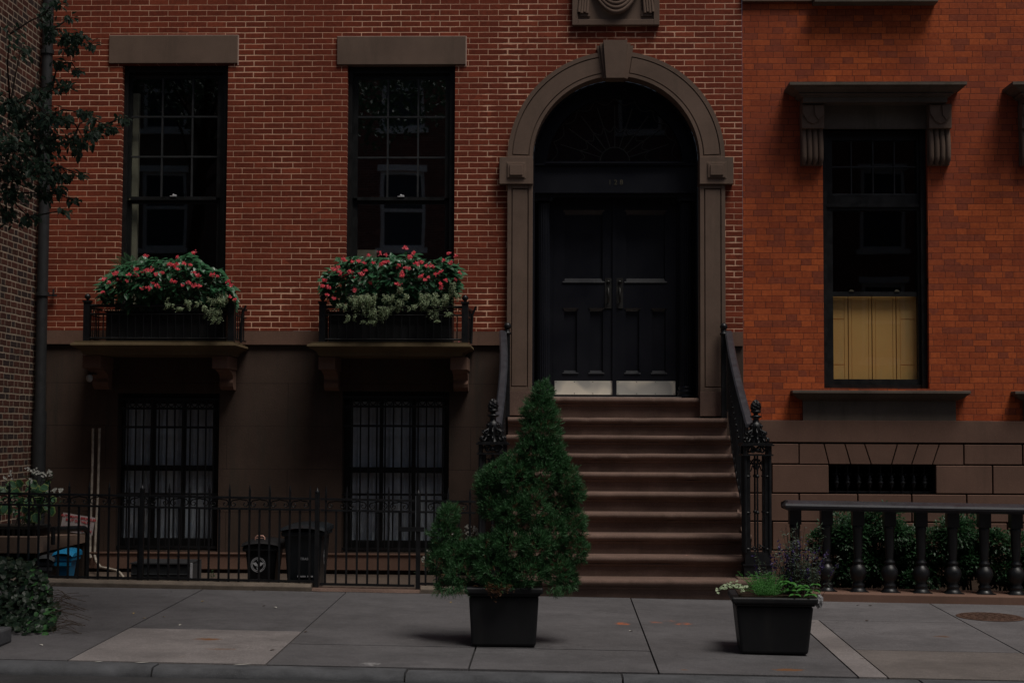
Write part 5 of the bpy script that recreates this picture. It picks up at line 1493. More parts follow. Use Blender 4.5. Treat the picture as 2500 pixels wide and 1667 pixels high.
C2 = z2([(205, 378), (195, 430), (250, 445), (300, 270), (345, 250), (385, 165), (410, 185), (480, 200), (550, 185), (600, 210), (355, 300), (410, 320), (455, 295), (480, 305), (385, 335), (640, 130), (750, 115), (815, 130), (690, 205), (610, 280), (575, 320), (770, 225), (800, 195), (830, 195), (505, 350), (665, 405), (515, 475), (940, 235), (1000, 260), (1035, 262), (1045, 150), (1090, 110), (1005, 60), (975, 300), (970, 330), (915, 410), (940, 415), (1100, 210), (1130, 225), (1155, 200), (1210, 235), (1260, 238), (1165, 335), (1150, 345), (1195, 375), (1230, 345), (1310, 320), (1355, 290), (1380, 185), (1425, 115), (1455, 208), (1495, 135), (1540, 305), (1400, 375), (1350, 410), (1350, 450), (1490, 375), (240, 520), (305, 555)])
flower_box(bal1, 250, 568, [(240, 705), (262, 672), (285, 645), (320, 632), (370, 624), (420, 628), (455, 612), (490, 630), (530, 652), (556, 680), (575, 720)],
           [(240, 720), (270, 740), (320, 765), (420, 752), (480, 750), (540, 762), (575, 745)], C1, 'left',
           [(405, 736, 6, 10, 30), (415, 748, 8, 10, 40), (432, 755, 16, 6, 70), (458, 745, 8, 14, 60), (486, 742, 8, 8, 40), (500, 752, 10, 8, 50), (520, 768, 18, 18, 150), (528, 738, 22, 12, 120), (545, 730, 9, 18, 70), (535, 782, 16, 10, 80)], 11,
           [(320, 668, 268, 634), (322, 668, 285, 626), (326, 670, 303, 617), (330, 670, 322, 624), (336, 672, 345, 627), (330, 675, 278, 650), (312, 735, 298, 722), (318, 742, 312, 768), (350, 735, 365, 748)])
flower_box(bal2, 792, 1118, [(780, 690), (800, 665), (830, 628), (860, 616), (900, 620), (960, 622), (1000, 612), (1050, 628), (1090, 622), (1110, 640), (1130, 690)],
           [(780, 705), (820, 735), (860, 755), (960, 750), (1040, 748), (1090, 740), (1125, 700)], C2, 'right',
           [(835, 752, 12, 14, 60), (868, 735, 18, 16, 120), (885, 752, 24, 26, 260), (905, 735, 18, 20, 160), (920, 770, 26, 18, 230), (857, 780, 9, 12, 60), (900, 788, 20, 7, 100), (940, 762, 16, 16, 120), (950, 735, 12, 18, 100), (965, 755, 12, 14, 80), (974, 712, 6, 16, 50), (980, 742, 9, 14, 70), (992, 728, 5, 12, 40), (1003, 750, 12, 8, 50), (1030, 728, 10, 14, 80), (1045, 745, 22, 16, 160), (1056, 728, 12, 14, 100), (1060, 770, 14, 14, 90), (1078, 742, 18, 14, 130), (1095, 735, 12, 18, 110), (1068, 786, 9, 5, 40), (1092, 768, 9, 8, 50), (1106, 712, 5, 24, 60), (1118, 728, 6, 14, 50)], 12)

# --- big conifer in its planter
rnd = random.Random(5)
def planter(cx_, cy_, wt, wb_, h, rot, label, top_label=None):
    zg = gz(cx_, cy_)
    o = thing('plastic_planter', (cx_, cy_, zg), label, 'planter', 'square black planters on the pavement')
    Mx = Matrix.Rotation(rot, 3, 'Z'); C0 = Vector((cx_, cy_, zg))
    def fr_(mb, w0, w1, z0, z1):
        a, b = w0 / 2, w1 / 2
        v = [C0 + Mx @ Vector(q) for q in ((-a, -a, z0), (a, -a, z0), (a, a, z0), (-a, a, z0), (-b, -b, z1), (b, -b, z1), (b, b, z1), (-b, b, z1))]
        mb.add(v, [(0, 3, 2, 1), (4, 5, 6, 7), (0, 1, 5, 4), (1, 2, 6, 5), (2, 3, 7, 6), (3, 0, 4, 7)])
    m = MB(); fr_(m, wb_, wt, .004, h - .06); m.build('pot', M['plastic'], o, bevel=.02, seg=3)
    m = MB(); fr_(m, wt + .055, wt + .06, h - .045, h); m.build('rim', M['plastic'], o, bevel=.014, seg=3)
    m = MB(); fr_(m, wt + .012, wt + .022, h - .0595, h - .0455); m.build('rim_roll', M['plastic'], o, bevel=.006, seg=2)
    m = MB(); fr_(m, wt - .05, wt - .05, h + .0005, h + .006); m.build('soil', M['soil'], o)
    return o, zg + h
CYp = -5.48
pcx = (ax(1143, 1580, -5.7) + ax(1305, 1582, -5.7)) / 2
plA, zA = planter(pcx + .012, CYp, .49, .45, .415, R(1), 'tall square black planter holding the big conifer')
plB_c = (ax(1812, 1598, -5.83) + ax(1975, 1604, -5.83)) / 2
plB, zB = planter(plB_c + .01, -5.57, .53, .46, .395, R(-3), 'lower square black planter with violet flowers and lime ferns')
def spray(mb, p, out, s):
    d0 = (out + rv(.55) + Vector((0, 0, .55))).normalized()
    side = d0.cross(rv()).normalized(); n = d0.cross(side)
    L = s * rnd.uniform(.7, 1.25)
    mb.add([p, p + d0 * L * .5 + side * L * .045, p + d0 * L, p + d0 * L * .5 - side * L * .045], [(0, 1, 2, 3)])
    for k in range(6):
        f = .12 + .13 * k; sg = 1 if k % 2 else -1
        q = p + d0 * L * f; dd = (d0 * .8 + side * sg * .75 + n * rnd.uniform(-.35, .35)).normalized(); l = L * (.52 - .04 * k)
        w_ = n.lerp(side, rnd.random()).normalized() * l * .10
        mb.add([q, q + dd * l * .5 + w_, q + dd * l, q + dd * l * .5 - w_], [(0, 1, 2, 3)])
con = thing('conifer_shrub', (pcx, CYp, zA), 'tall bushy green conifer with a narrow tip in a black planter', 'shrub')
LOB = [(1325, 965, 30, 40, 0), (1318, 1005, 50, 44, 0), (1320, 1050, 58, 50, 0), (1306, 1098, 48, 44, -.05), (1340, 1105, 44, 44, 0), (1366, 1132, 30, 38, 0), (1216, 1160, 42, 42, .0), (1258, 1130, 38, 36, -.02), (1190, 1185, 36, 46, .04), (1205, 1235, 44, 44, .0), (1262, 1165, 46, 48, -.10), (1322, 1160, 52, 48, -.05),
       (1385, 1175, 38, 46, 0), (1408, 1205, 24, 34, .04), (1300, 1235, 46, 60, -.13), (1250, 1250, 52, 52, -.12), (1365, 1230, 40, 50, .04), (1398, 1280, 38, 50, .0), (1405, 1340, 36, 48, .0), (1345, 1300, 46, 56, -.08), (1310, 1330, 50, 52, -.16), (1240, 1330, 52, 50, -.17), (1190, 1345, 44, 42, -.12),
       (1096, 1258, 30, 32, .08), (1086, 1308, 42, 44, .08), (1110, 1350, 46, 38, .02), (1150, 1350, 40, 40, .0), (1075, 1370, 36, 46, .06), (1130, 1398, 56, 42, -.05), (1210, 1395, 60, 44, -.15), (1290, 1395, 56, 46, -.17), (1360, 1390, 50, 46, -.06), (1100, 1430, 42, 22, .0), (1385, 1420, 30, 26, .02), (1230, 1430, 70, 22, -.12)]
mm = [MB() for _ in range(4)]
for li, (lx, ly, rx, ry, dY) in enumerate(LOB):
    Y0 = CYp + dY; c = at(lx, ly, Y0); sc_ = (Y0 + 17) / F
    ax_, az_ = (rx - 9) * sc_, (ry - 9) * sc_; ay_ = min(.19, max(ax_, .10) * 1.05)
    n = int(420 * (rx * ry) / 1600) + 110
    for k in range(n):
        u = rv(); r_ = rnd.uniform(.62, 1.0) ** .5
        bump_ = 1 + .22 * math.sin(u.x * 7 + li) * math.sin(u.z * 8 + li * 2)
        p = c + Vector((u.x * ax_, u.y * ay_, u.z * az_)) * (r_ * bump_ - .10)
        if p.z < zA - .05 and abs(p.x - pcx) < .28 and p.y > CYp - .30 : continue
        spray(mm[0] if rnd.random() > .02 else mm[1], p, Vector((u.x, u.y, u.z * .7)), .052)
for k in range(160):     # drooping wisps at the bottom
    px_ = rnd.choice((rnd.uniform(1065, 1140), rnd.uniform(1350, 1400), rnd.uniform(1060, 1400))); p = at(px_, rnd.uniform(1425, 1447), CYp + rnd.uniform(-.32, -.28))
    if 1142 < px_ < 1315: continue
    spray(mm[0], p, Vector((rnd.uniform(-.3, .3), -.3, -1.4)), .05)
for k in range(60):
    p = at(rnd.gauss(1218, 16), rnd.gauss(1440, 8), CYp - .30); spray(mm[1], p, Vector((0, -1, -.2)), .05)
mm[0].build('foliage', M['conifer'], con); mm[1].build('dry_twigs', M['brownspray'], con)
m = MB(); m.tube([(pcx, CYp, zA - .02), (pcx + .03, CYp, zA + .5), (ax(1322, 1000, CYp), CYp, az(1322, 1000, CYp))], [.035, .025, .006], 8)
for (tx, ty) in ((1210, 1200), (1380, 1210), (1385, 1330), (1110, 1400), (1250, 1250)):
    q = at(tx, ty, CYp); m.tube([(pcx, CYp, zA + .02), Vector((pcx, CYp, zA + .1)).lerp(q, .6), q], [.02, .014, .006], 6)
m.build('trunk', M['bark'], con)

# --- plants in the right planter
bx_, by_ = plB_c + .01, -5.57
o = thing('lime_fern', (bx_ - .12, by_, zB), 'bright green feathery fern at the left of the low planter', 'fern')
m = MB()
for k in range(190):
    b_ = at(rnd.uniform(1850, 1895), 1455, by_ - rnd.uniform(-.05, .22)); t_ = b_ + Vector((rnd.gauss(0, .07), rnd.gauss(-.03, .05), rnd.uniform(.06, .17)))
    n = 7
    for i in range(n):
        f = (i + 1) / n; q = b_.lerp(t_, f); 
        for s_ in (-1, 1): leaf(m, q, Vector((s_, rnd.uniform(-.5, .3), .5)), Vector((0, -1, .4)), .022 * (1.1 - f * .6), .004, 0, .05, 'simple')
    m.tube([b_, t_], .0012, 3)
m.build('fronds', M['lime'], o)
o = thing('variegated_ivy', (bx_ - .3, by_ - .1, zB), 'pale variegated ivy trailing over the left edge of the low planter', 'ivy')
m = MB()
for (px_, py_, n) in ((1758, 1440, 4), (1768, 1432, 6), (1780, 1428, 7), (1790, 1424, 7), (1800, 1430, 8), (1808, 1436, 8), (1755, 1437, 2), (1818, 1432, 5), (1812, 1442, 5)):
    for k in range(n): leaf(m, at(px_ + rnd.uniform(-6, 6), py_ + rnd.uniform(-5, 5), by_ - rnd.uniform(.1, .25)), Vector((rnd.uniform(-1, 1), -.6, rnd.uniform(-.6, .5))), Vector((0, -.6, 1)), rnd.uniform(.02, .034), .026, .15, .1)
m.tube([at(1756, 1440, by_ - .15), at(1785, 1426, by_ - .15), at(1815, 1440, by_ - .15)], .002, 4)
m.build('leaves', M['varieg'], o)
o = thing('lobed_leaf_plant', (bx_ + .13, by_ - .1, zB), 'plant with broad bright green lobed leaves at the right of the low planter', 'plant')
m = MB()
for (px_, py_, s_) in ((1925, 1422, 1.1), (1915, 1418, .8), (1930, 1440, 1.0), (1950, 1432, 1.0), (1962, 1438, 1.1), (1985, 1440, .9), (1978, 1450, .9), (1940, 1450, .8), (1960, 1428, .8), (1990, 1425, .7), (1905, 1452, .6), (1880, 1455, .6)):
    c = at(px_, py_, by_ - rnd.uniform(.12, .27))
    for k in range(5):
        a = -1.2 + .6 * k + rnd.uniform(-.15, .15); leaf(m, c, Vector((math.sin(a) * 1.0, -.5, -.25 + .35 * math.cos(a))), Vector((0, -.4, 1)), .062 * s_, .034 * s_, .2, .2)
m.build('leaves', M['lime'], o)
o = thing('violet_sage', (bx_ + .12, by_ + .1, zB), 'tall thin stemmed plant with violet flower spikes in the low planter', 'flowering plant')
m = MB(); fl_ = MB(); stm = MB()
for k in range(130):
    bxp = rnd.gauss(1948, 22); b_ = at(bxp, 1455, by_ + rnd.uniform(-.15, .12)); hh = rnd.uniform(60, 185) * (1 - abs(bxp - 1950) / 130)
    t_ = at(bxp + rnd.gauss(0, 22) + (bxp - 1950) * .5, 1455 - hh, by_ + rnd.uniform(-.2, .12))
    if k < 8: t_ = at(1875 + rnd.gauss(0, 30), rnd.uniform(1340, 1400), by_); b_ = at(1880 + rnd.gauss(0, 10), 1455, by_)
    stm.tube([b_, b_.lerp(t_, .5) + Vector((.01, 0, 0)), t_], .0014, 4)
    for i in range(20):
        f = rnd.uniform(.15, 1); q = b_.lerp(t_, f)
        if f > .62 and k % 3 == 0:
            leaf(fl_, q, rv(), rv(), .018, .014, .1, .1, 'simple'); leaf(fl_, q, rv(), rv(), .018, .014, .1, .1, 'simple')
        else: leaf(m, q, Vector((rnd.uniform(-1, 1), rnd.uniform(-1, .5), rnd.uniform(-.2, .8))), Vector((0, -.5, 1)), rnd.uniform(.018, .034), .008, .1, .2, 'simple')
m.build('leaves', M['grey_leaf'], o); fl_.build('flower_spikes', M['purple'], o); stm.build('stems', M['dry'], o)

# --- boxwood shrubs behind the balustrade
def bush(name, cx_, cy_, zb, zt, rx, ry, n, mat, size, label, cat, group=None, stems=5, bm=None):
    o = thing(name, (cx_, cy_, zb), label, cat, group)
    m = MB(); H_ = zt - zb
    nl = 9; L = [(rnd.uniform(-.6, .6) * rx, rnd.uniform(-.5, .5) * ry, zb + H_ * rnd.uniform(.12, .9), rnd.uniform(.35, .6)) for _ in range(nl)]
    for k in range(n):
        a, b, c, r_ = rnd.choice(L); u = rv(); rr_ = rnd.uniform(.5, 1.05)
        p = Vector((cx_ + a + u.x * rx * r_ * rr_, cy_ + b + u.y * ry * r_ * rr_, c + u.z * H_ * .33 * r_ * rr_ * 1.3))
        if p.z < zb + .02: continue
        for j in range(2): leaf(m, p + rv(size * .4), u + rv(.7), Vector((0, -.3, 1)), size * rnd.uniform(.7, 1.2), size * .6, .15, .15)
    m.build('foliage', mat, o)
    m = MB()
    for k in range(stems): t_ = rnd.choice(L); m.tube([(cx_ + rnd.uniform(-.04, .04), cy_, zb - .02), (cx_ + t_[0] * .5, cy_ + t_[1] * .5, zb + H_ * .4), (cx_ + t_[0], cy_ + t_[1], t_[2])], [.012, .008, .004], 5)
    m.build('stems', M['bark'], o)
    return o
SB = [(2035, 'nearest the planter'), (2110, 'second from the left'), (2190, 'third from the left'), (2275, 'fourth from the left'), (2360, 'fifth from the left'), (2450, 'at the right edge')]
for i, (px_, w_) in enumerate(SB):
    Yb = -1.75 + rnd.uniform(-.1, .1); zt = az(px_, rnd.uniform(1250, 1275), Yb)
    bush('boxwood_shrub', ax(px_, 1350, Yb), Yb, .10, zt, .33, .28, 5200, M['box'], .034, 'loose boxwood shrub behind the balustrade, %s' % w_, 'shrub', 'boxwood shrubs behind the balustrade')

# --- hosta planter at the far left
Yh = -2.0
o = thing('slatted_planter', (ax(40, 1400, Yh), Yh, .16), 'dark slatted planter box behind the fence at the far left', 'planter')
m = MB(); x0, x1 = ax(-60, 1340, Yh), ax(87, 1340, Yh); zt, z0_ = az(40, 1284, Yh), .14
m.box(x0 + .02, x1 - .02, Yh + .02, Yh + .4, z0_, zt - .02); m.build('box', M['gap'], o)
m = MB()
for k in range(12): x = x0 + (x1 - x0 - .035) * k / 11; m.box(x, x + .030, Yh, Yh + .018, z0_ + .01, zt - .03)
m.build('slats', M['sash'], o)
m = MB(); m.box(x0 - .01, x1 + .01, Yh - .012, Yh + .42, zt - .029, zt); m.box(x0, x1, Yh - .01, Yh - .0005, z0_ + .28, z0_ + .31); m.build('frame', M['sash'], o)
o = thing('hosta_plant', (ax(50, 1285, Yh), Yh + .15, zt), 'hosta with broad green leaves and yellow margins at the far left', 'plant')
m = MB(); me_ = MB()
z4 = lambda x, y: (x / 4.9, 1120 + y / 4.9)
for (x, y, dx, dz, s_) in ((430, 380, .7, -.5, 1.3), (400, 300, -.5, .2, 1.1), (520, 340, .9, -.2, .9), (260, 500, -.3, -.9, .9), (340, 510, .3, -.8, 1.0), (60, 580, -.4, -.9, 1.0), (20, 590, -.2, -.9, .8), (100, 600, .5, -.8, .9), (360, 680, -.2, -1, 1.2), (430, 690, .35, -1, 1.0), (600, 500, .5, -.8, .9), (610, 610, .4, -1, .9), (620, 480, .8, -.3, .8), (90, 370, -.8, -.2, 1.1), (30, 380, -.9, 0, 1.0), (180, 390, .4, -.3, 1.0), (480, 480, .2, -.9, .9), (560, 560, .6, -.8, .8), (240, 300, -.3, .6, .8), (160, 310, -.6, .4, .9), (560, 300, .7, .5, .8), (300, 590, .1, -1, .8), (470, 590, .3, -1, .8)):
    px_, py_ = z4(x, y); p = at(px_, py_, Yh + rnd.uniform(-.15, .1)); d = Vector((dx, -.45, dz)).normalized(); L = .115 * s_; p -= d * L * .4
    up = Vector((0, -.9, .6)); leaf(me_, p - up * .0015, d, up, L, L * .78, .12, .12, 'round'); leaf(m, p + d * L * .05 - Vector((0, .003, 0)), d, up, L * .86, L * .58, .14, .12, 'round')
for k in range(60):
    px_, py_ = rnd.uniform(0, 125), rnd.uniform(1185, 1262); leaf(m, at(px_, py_, Yh + rnd.uniform(0, .25)), Vector((rnd.uniform(-1, 1), -.4, rnd.uniform(-.7, .5))), Vector((0, -.6, 1)), .07, .045, .15, .15)
m.build('leaves', M['hosta'], o); me_.build('leaf_margins', M['hostae'], o)
m = MB()
for k in range(10): m.tube([(ax(45, 1285, Yh) + rnd.uniform(-.1, .1), Yh + .2, zt - .01), at(rnd.uniform(10, 120), rnd.uniform(1200, 1260), Yh)], .003, 4)
m.build('stems', M['hosta'], o)
def whiteflowers(name, pts, Y, label, base):
    o = thing(name, base, label, 'flowering plant'); st_ = MB()
    for (px_, py_, n, r_) in pts:
        m = MB(); c = at(px_, py_, Y)
        for k in range(n):
            p = c + Vector((rnd.gauss(0, r_), rnd.gauss(0, r_ * .6), rnd.gauss(0, r_)))
            for j in range(4): leaf(m, p, Vector((math.cos(j * 1.57 + k), -.4, math.sin(j * 1.57 + k))), Vector((0, -1, 0)), .0125, .009, 0, .1, 'simple')
        m.build('flower_cluster', M['whitefl'], o); st_.tube([base, Vector(base).lerp(c, .6) + Vector((0, 0, .03)), c], .002, 4)
    for k in range(50):
        q = rnd.choice(pts); leaf(st_, at(q[0] + rnd.gauss(0, 8), q[1] + abs(rnd.gauss(14, 10)), Y + .04), Vector((rnd.uniform(-1, 1), -.4, rnd.uniform(-.4, .7))), Vector((0, -.5, 1)), .045, .024)
    st_.build('stems', M['ivy_br'] if 0 else M['ivy'], o)
wf = [(z4(x, y)[0], z4(x, y)[1], n, .014) for x, y, n in ((350, 130, 6), (405, 140, 9), (450, 155, 8), (510, 185, 8), (590, 160, 9), (570, 190, 6), (120, 185, 6), (60, 240, 6), (375, 250, 6), (570, 400, 8), (600, 380, 6), (650, 360, 7), (715, 380, 9), (725, 400, 6), (545, 320, 4))]
whiteflowers('white_flowering_plant', wf, Yh - .05, 'white flowered plant rising above the hosta at the far left', (ax(70, 1285, Yh), Yh + .15, zt))
z5 = lambda x, y: (1020 + x / 2.8, 920 + y / 2.8)
wf = [(*z5(x, y), n, .014) for x, y, n in ((330, 1025, 8), (345, 1060, 8), (335, 1090, 6), (385, 1030, 8), (405, 1045, 7), (410, 1075, 6), (75, 1195, 5), (50, 1240, 7), (55, 1255, 5), (125, 1300, 3), (240, 1085, 3), (205, 1120, 3), (345, 1120, 6))]
whiteflowers('white_flowering_plant', wf, -2.3, 'white flowers behind the fence, showing through the conifer left of the stoop', (ax(1100, 1420, -2.3), -2.3, .2))

# --- ivy mound in the tree pit
rnd = random.Random(21)
Yi = -4.9
o = thing('ivy_mound', (ax(40, 1500, Yi), Yi, gz(-4.4, Yi)), 'dark ivy mound with dry stems spilling over the pavement at bottom left', 'ivy')
m, mb_, md = MB(), MB(), MB()
zi = lambda x, y: (x / 4.05, 1280 + y / 4.05)
OUT = [(70, 350), (280, 400), (430, 430), (480, 640), (620, 860), (560, 1000), (500, 1150), (420, 1220), (120, 1230), (-100, 1230)]
def inpoly(x, y, P):
    c = False
    for (x1, y1), (x2, y2) in zip(P, P[1:] + P[:1]):
        if (y1 > y) != (y2 > y) and x < (x2 - x1) * (y - y1) / (y2 - y1) + x1: c = not c
    return c
OUT2 = [(-500, 220), (70, 320), (300, 350), (430, 440), (500, 640), (580, 860), (540, 1000), (490, 1150), (440, 1230), (120, 1250), (-500, 1250)]
k = 0
while k < 2300:
    x, y = rnd.uniform(-500, 590), rnd.uniform(220, 1250)
    if not inpoly(x, y, OUT2): continue
    k += 1; px_, py_ = zi(x, y); edge = max(0, min(1, (y - 250) / 1000))
    Y = -4.55 - .95 * edge + rnd.uniform(-.12, .35); p = at(px_, py_, Y)
    if p.z < gz(p.x, p.y) + .005: p.z = gz(p.x, p.y) + rnd.uniform(.01, .08)
    L = rnd.uniform(.032, .062); leaf(mb_ if (x > 250 and rnd.random() < .18) else m, p, Vector((rnd.uniform(-.4, 1), -.6, rnd.uniform(-1, .3))), Vector((rnd.uniform(-.4, .4), -.7, .8)), L, L * .85, .15, .15, 'round')
m.build('leaves', M['ivy'], o); mb_.build('young_leaves', M['ivy_br'], o)
for k in range(45):
    x, y = rnd.uniform(470, 600), rnd.uniform(620, 1100); px_, py_ = zi(x, y); p = at(px_, py_, -5.2 - (y - 620) / 480 * .3)
    d = Vector((rnd.uniform(.05, .25), rnd.uniform(-.1, .1), rnd.uniform(-.08, .06))); q = p + d
    q.z = max(q.z, gz(q.x, q.y) + .01); md.tube([p, p.lerp(q, .5) + Vector((0, 0, rnd.uniform(0, .03))), q], .0016, 4)
md.build('dry_stems', M['dry'], o)
e = MB(); q = at(0, 1560, -5.9); xr = ax(24, 1540, -5.95)
e.box(xr - .9, xr, -6.45, -5.9, gz(xr, -6.2) + .003, az(10, 1530, -5.95)); recenter(e.build('tree_pit_stone', M['blue'], label='grey stone block edging the tree pit at the lower left corner', cat='stone block', bevel=.015))

# --- street tree at the left, its crown reaching over the picture
rnd = random.Random(33)
TX, TY = -5.35, -5.55
tr = thing('street_tree', (TX, TY, gz(TX, TY)), 'leafy street tree reaching into the picture from the upper left', 'tree')
tk = MB(); tk.tube([(TX, TY, gz(TX, TY) - .05), (TX + .02, TY, 1), (TX - .03, TY + .05, 2.4), (TX + .05, TY + .05, 3.6), (TX + .2, TY, 5.2), (TX + .3, TY, 7)], [.17, .13, .12, .11, .09, .05], 12)
tk.build('trunk', M['bark'], tr)
z6 = lambda x, y: (x / 2.412, y / 2.412)
BL = [(330, 20, 60, 30, 24), (420, 110, 30, 16, 14), (300, 180, 60, 60, 60), (380, 220, 50, 40, 50), (450, 230, 60, 40, 56), (530, 265, 26, 18, 18), (400, 290, 40, 28, 34), (350, 375, 40, 30, 34), (450, 415, 28, 18, 18), (400, 500, 46, 36, 34), (310, 500, 50, 50, 40), (230, 560, 60, 50, 56), (60, 620, 100, 60, 90), (150, 700, 110, 70, 130), (280, 690, 70, 60, 70), (370, 700, 50, 30, 34), (480, 665, 50, 26, 34), (540, 700, 30, 26, 22), (600, 745, 36, 26, 30), (650, 760, 40, 18, 26), (720, 700, 32, 22, 22), (540, 780, 40, 34, 34), (500, 830, 36, 30, 30), (60, 850, 110, 90, 170), (200, 860, 90, 80, 120), (310, 830, 60, 60, 60), (430, 820, 40, 40, 34), (460, 880, 26, 28, 18), (80, 1010, 110, 80, 150), (230, 1000, 90, 70, 90), (330, 1010, 50, 60, 50), (400, 1030, 40, 24, 24), (480, 1030, 30, 16, 14), (60, 1140, 80, 50, 60), (250, 1130, 60, 60, 44), (340, 1110, 40, 50, 34), (430, 1175, 30, 20, 14), (370, 1240, 30, 16, 12), (40, 1260, 60, 60, 50), (170, 1280, 50, 30, 30), (120, 300, 60, 60, 30), (60, 200, 50, 80, 20), (260, 90, 50, 50, 30), (-100, 700, 80, 300, 160), (-150, 1000, 80, 250, 130)]
lm = MB(); br = MB()
hub = Vector((TX + .05, TY + .05, 3.5)); hub2 = Vector((TX + .12, TY, 4.5))
nodes = [Vector((TX + .05, TY, 2.6)), hub, hub2, Vector((TX, TY, 3.0)), Vector((TX + .1, TY, 4.0))]
BL.sort(key=lambda q: q[0])
for (x, y, rx, ry, n) in BL:
    px_, py_ = z6(x, y); Y0 = -5.2 + rnd.uniform(-.3, .3); c = at(px_, py_, Y0)
    h = min(nodes, key=lambda q: (q - c).length + .25 * abs(q.x - TX)); nodes.append(c)
    br.tube([h, h.lerp(c, .5) + rv(.03) + Vector((0, 0, .02)), c], [.008, .006, .003], 5)
    for k in range(int(n * 1.7)):
        a, b = rnd.gauss(0, .55), rnd.gauss(0, .55)
        p = at(*z6(x + a * rx, y + b * ry), Y0 + rnd.uniform(-.22, .22))
        L = rnd.uniform(.042, .070); (rnd.random() < .72) and leaf(lm, p, Vector((rnd.uniform(-.4, 1), rnd.uniform(-.8, .2), rnd.uniform(-1, .2))), Vector((rnd.uniform(-.5, .5), -.4, 1)), L, L * .62, .2, .2)
        if k % 6 == 0: br.tube([c, p], .0016, 3)
for k in range(11000):      # unseen crown above the frame, widened over the street to shade the left
    u = rv(); r_ = rnd.uniform(.3, 1) ** .5; p = Vector((TX + 1.5 + u.x * 3.3 * r_, TY - .9 + u.y * 2.7 * r_, 7.7 + u.z * 1.9 * r_))
    if p.z < 5.5 + abs(p.y - TY) * .0: continue
    leaf(lm, p, rv(), Vector((0, 0, 1)), .11, .075, .2, .2, 'simple')
for k in range(20):
    a = rnd.uniform(0, 6.28); q = Vector((TX + 1.3 + math.cos(a) * rnd.uniform(.6, 2.6), TY - .8 + math.sin(a) * rnd.uniform(.5, 2.0), rnd.uniform(6.4, 8.4))); s_ = Vector((TX + .18, TY, rnd.uniform(4.8, 6.4)))
    br.tube([s_, s_.lerp(q, .5) + Vector((0, 0, .2)), q], [.035, .02, .008], 6)
br.build('branches', M['bark'], tr); lm.build('leaves', M['tree_leaf'], tr)

# --- litter on the pavement
rnd = random.Random(3)
LT = [(418, 1443, 'pale'), (195, 1473, 'pale'), (397, 1506, 'yellow'), (347, 1510, 'yellow'), (326, 1499, 'yellow'), (437, 1527, 'pale'), (490, 1469, 'yellow'), (640, 1480, 'brown'), (676, 1484, 'pale'), (743, 1544, 'brown'), (658, 1588, 'brown'), (1101, 1472, 'yellow'), (1545, 1541, 'pale'), (2090, 1478, 'brown'), (2130, 1479, 'brown'), (105, 1576, 'pale'), (2112, 1516, 'brown'), (617, 1443, 'brown')]
def litter(p, s_, mat, label):
    m = MB(); d = Vector((rnd.uniform(-1, 1), rnd.uniform(-1, 1), 0)).normalized(); leaf(m, p + Vector((0, 0, .004)), d, Vector((0, 0, 1)), s_, s_ * .6, .5, -.15)
    return recenter(m.build('fallen_leaf', mat, label=label, cat='leaf', group='leaves and scraps on the pavement'))
near = {418: 'pale scrap on the pavement by the fence kerb, left of the bins', 195: 'thin pale scrap on the pavement near the ivy mound', 397: 'largest yellow leaf on the pavement above the pale concrete patch', 347: 'yellow leaf on the paving joint, left of the largest yellow one', 326: 'small leaf on the pavement, leftmost of the yellow ones', 437: 'pale scrap just above the back edge of the concrete patch', 490: 'yellow speck of leaf on the pavement between fence and concrete patch', 640: 'brown leaf on the pavement below the small bin', 676: 'pale scrap on the pavement below the large bin', 743: 'curled brown leaf beside the right corner of the concrete patch', 658: 'brown leaf on the right part of the concrete patch', 1101: 'yellow leaf on the pavement left of the conifer planter', 1545: 'pale scrap between the two planters, near the diagonal joint', 2090: 'brown leaf by the balustrade kerb, left one of two', 2130: 'brown leaf by the balustrade kerb, right one of two', 105: 'pale scrap below the ivy mound', 2112: 'dark leaf on the pavement below the balustrade', 617: 'brown leaf lying against the granite kerb'}
for (px_, py_, kd) in LT:
    g_ = gp(px_, py_); litter(g_, rnd.uniform(.03, .045), M['litterw'] if kd == 'pale' else (M['litter'] if kd == 'yellow' else M['dry']), near[px_])
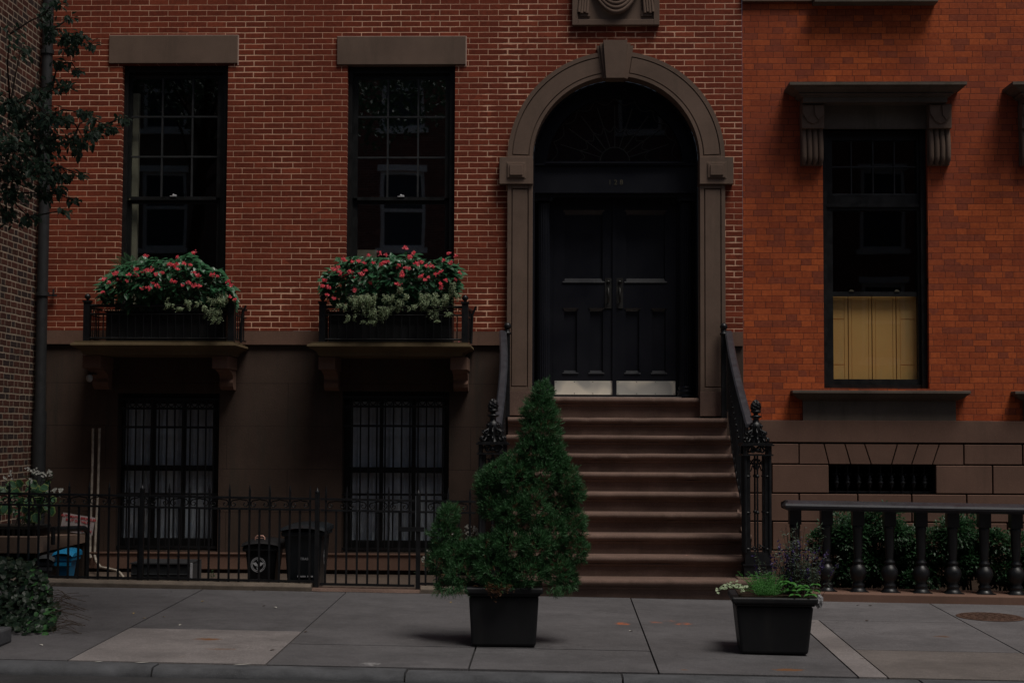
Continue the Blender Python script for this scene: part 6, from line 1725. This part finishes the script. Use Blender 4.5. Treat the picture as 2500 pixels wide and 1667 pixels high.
# scraps along the kerb joint and two petals dropped on stone
g_ = at(1671, 1353.5, -2.25); m = MB(); leaf(m, Vector((g_.x, -.40 - 7 * T + .06, n8.z - 7 * RS + .004)), Vector((1, .2, 0)), Vector((0, 0, 1)), .03, .02, .5, -.2); recenter(m.build('fallen_petal', M['copper'], label='pink petal lying on the second lowest step of the stoop', cat='petal'))
g_ = at(1118, 839, SY + .03); m = MB(); leaf(m, Vector((g_.x, SY + .04, bal2[2] + .003)), Vector((1, -.2, 0)), Vector((0, -.4, 1)), .022, .018, .5, -.4); recenter(m.build('fallen_petal', M['red'], label='red petal on the edge of the right balcony slab', cat='petal'))
for i, (px_, py_, l_, w_) in enumerate(((340, 1612, .10, 'long pale scrap on the kerb below the concrete patch, left one'), (250, 1606, .06, 'small pale scrap on the kerb near the lower left corner'), (575, 1619, .12, 'long pale scrap on the kerb, nearest the patch corner'))):
    g_ = gp(px_, py_); m = MB(); leaf(m, Vector((g_.x, KY1 - .05, gz(g_.x, KY1) + .006)), Vector((1, .05, 0)), Vector((0, 0, 1)), l_, .02, .2, -.05); recenter(m.build('paper_scrap', M['litterw'], label=w_, cat='scrap', group='scraps along the kerb'))

# --- small things
rnd = random.Random(9)
yw = -2.35; g_ = at(517, 1432, yw); o = thing('weed', (g_.x, yw, g_.z), 'thin green weed standing behind the fence kerb, left of the small bin', 'weed')
m = MB(); st_ = MB()
for k in range(3):
    top_ = at(517 + rnd.uniform(-7, 7), 1385 + rnd.uniform(0, 25), yw); b0 = g_ + Vector((rnd.uniform(-.01, .01), 0, 0)); st_.tube([b0, top_], .0015, 4)
    for i in range(9): leaf(m, b0.lerp(top_, .2 + .09 * i), Vector((rnd.uniform(-1, 1), -.6, rnd.uniform(-.3, .5))), Vector((0, -.5, 1)), .028, .013)
m.build('leaves', M['fern'], o); st_.build('stems', M['dry'], o)
c = at(2000, 1468, by_ - .05); m = MB(); seg, rings = 12, 9; v = []
for i in range(rings + 1):
    for k in range(seg):
        t_ = math.pi * i / rings; a = 2 * math.pi * k / seg; r_ = .036 * (1 + rnd.uniform(-.3, .3)) if 0 < i < rings else .03
        v.append(c + Vector((r_ * .7 * math.sin(t_) * math.cos(a), r_ * .7 * math.sin(t_) * math.sin(a), r_ * 1.3 * math.cos(t_))))
m.add(v, [(i * seg + k, (i + 1) * seg + k, (i + 1) * seg + (k + 1) % seg, i * seg + (k + 1) % seg) for i in range(rings) for k in range(seg)])
recenter(m.build('crumpled_bag', plain('grey_thin_plastic', (.30, .30, .31), .4, 0, .5), label='small crumpled pale plastic bag caught on the right rim of the low planter', cat='plastic bag'))
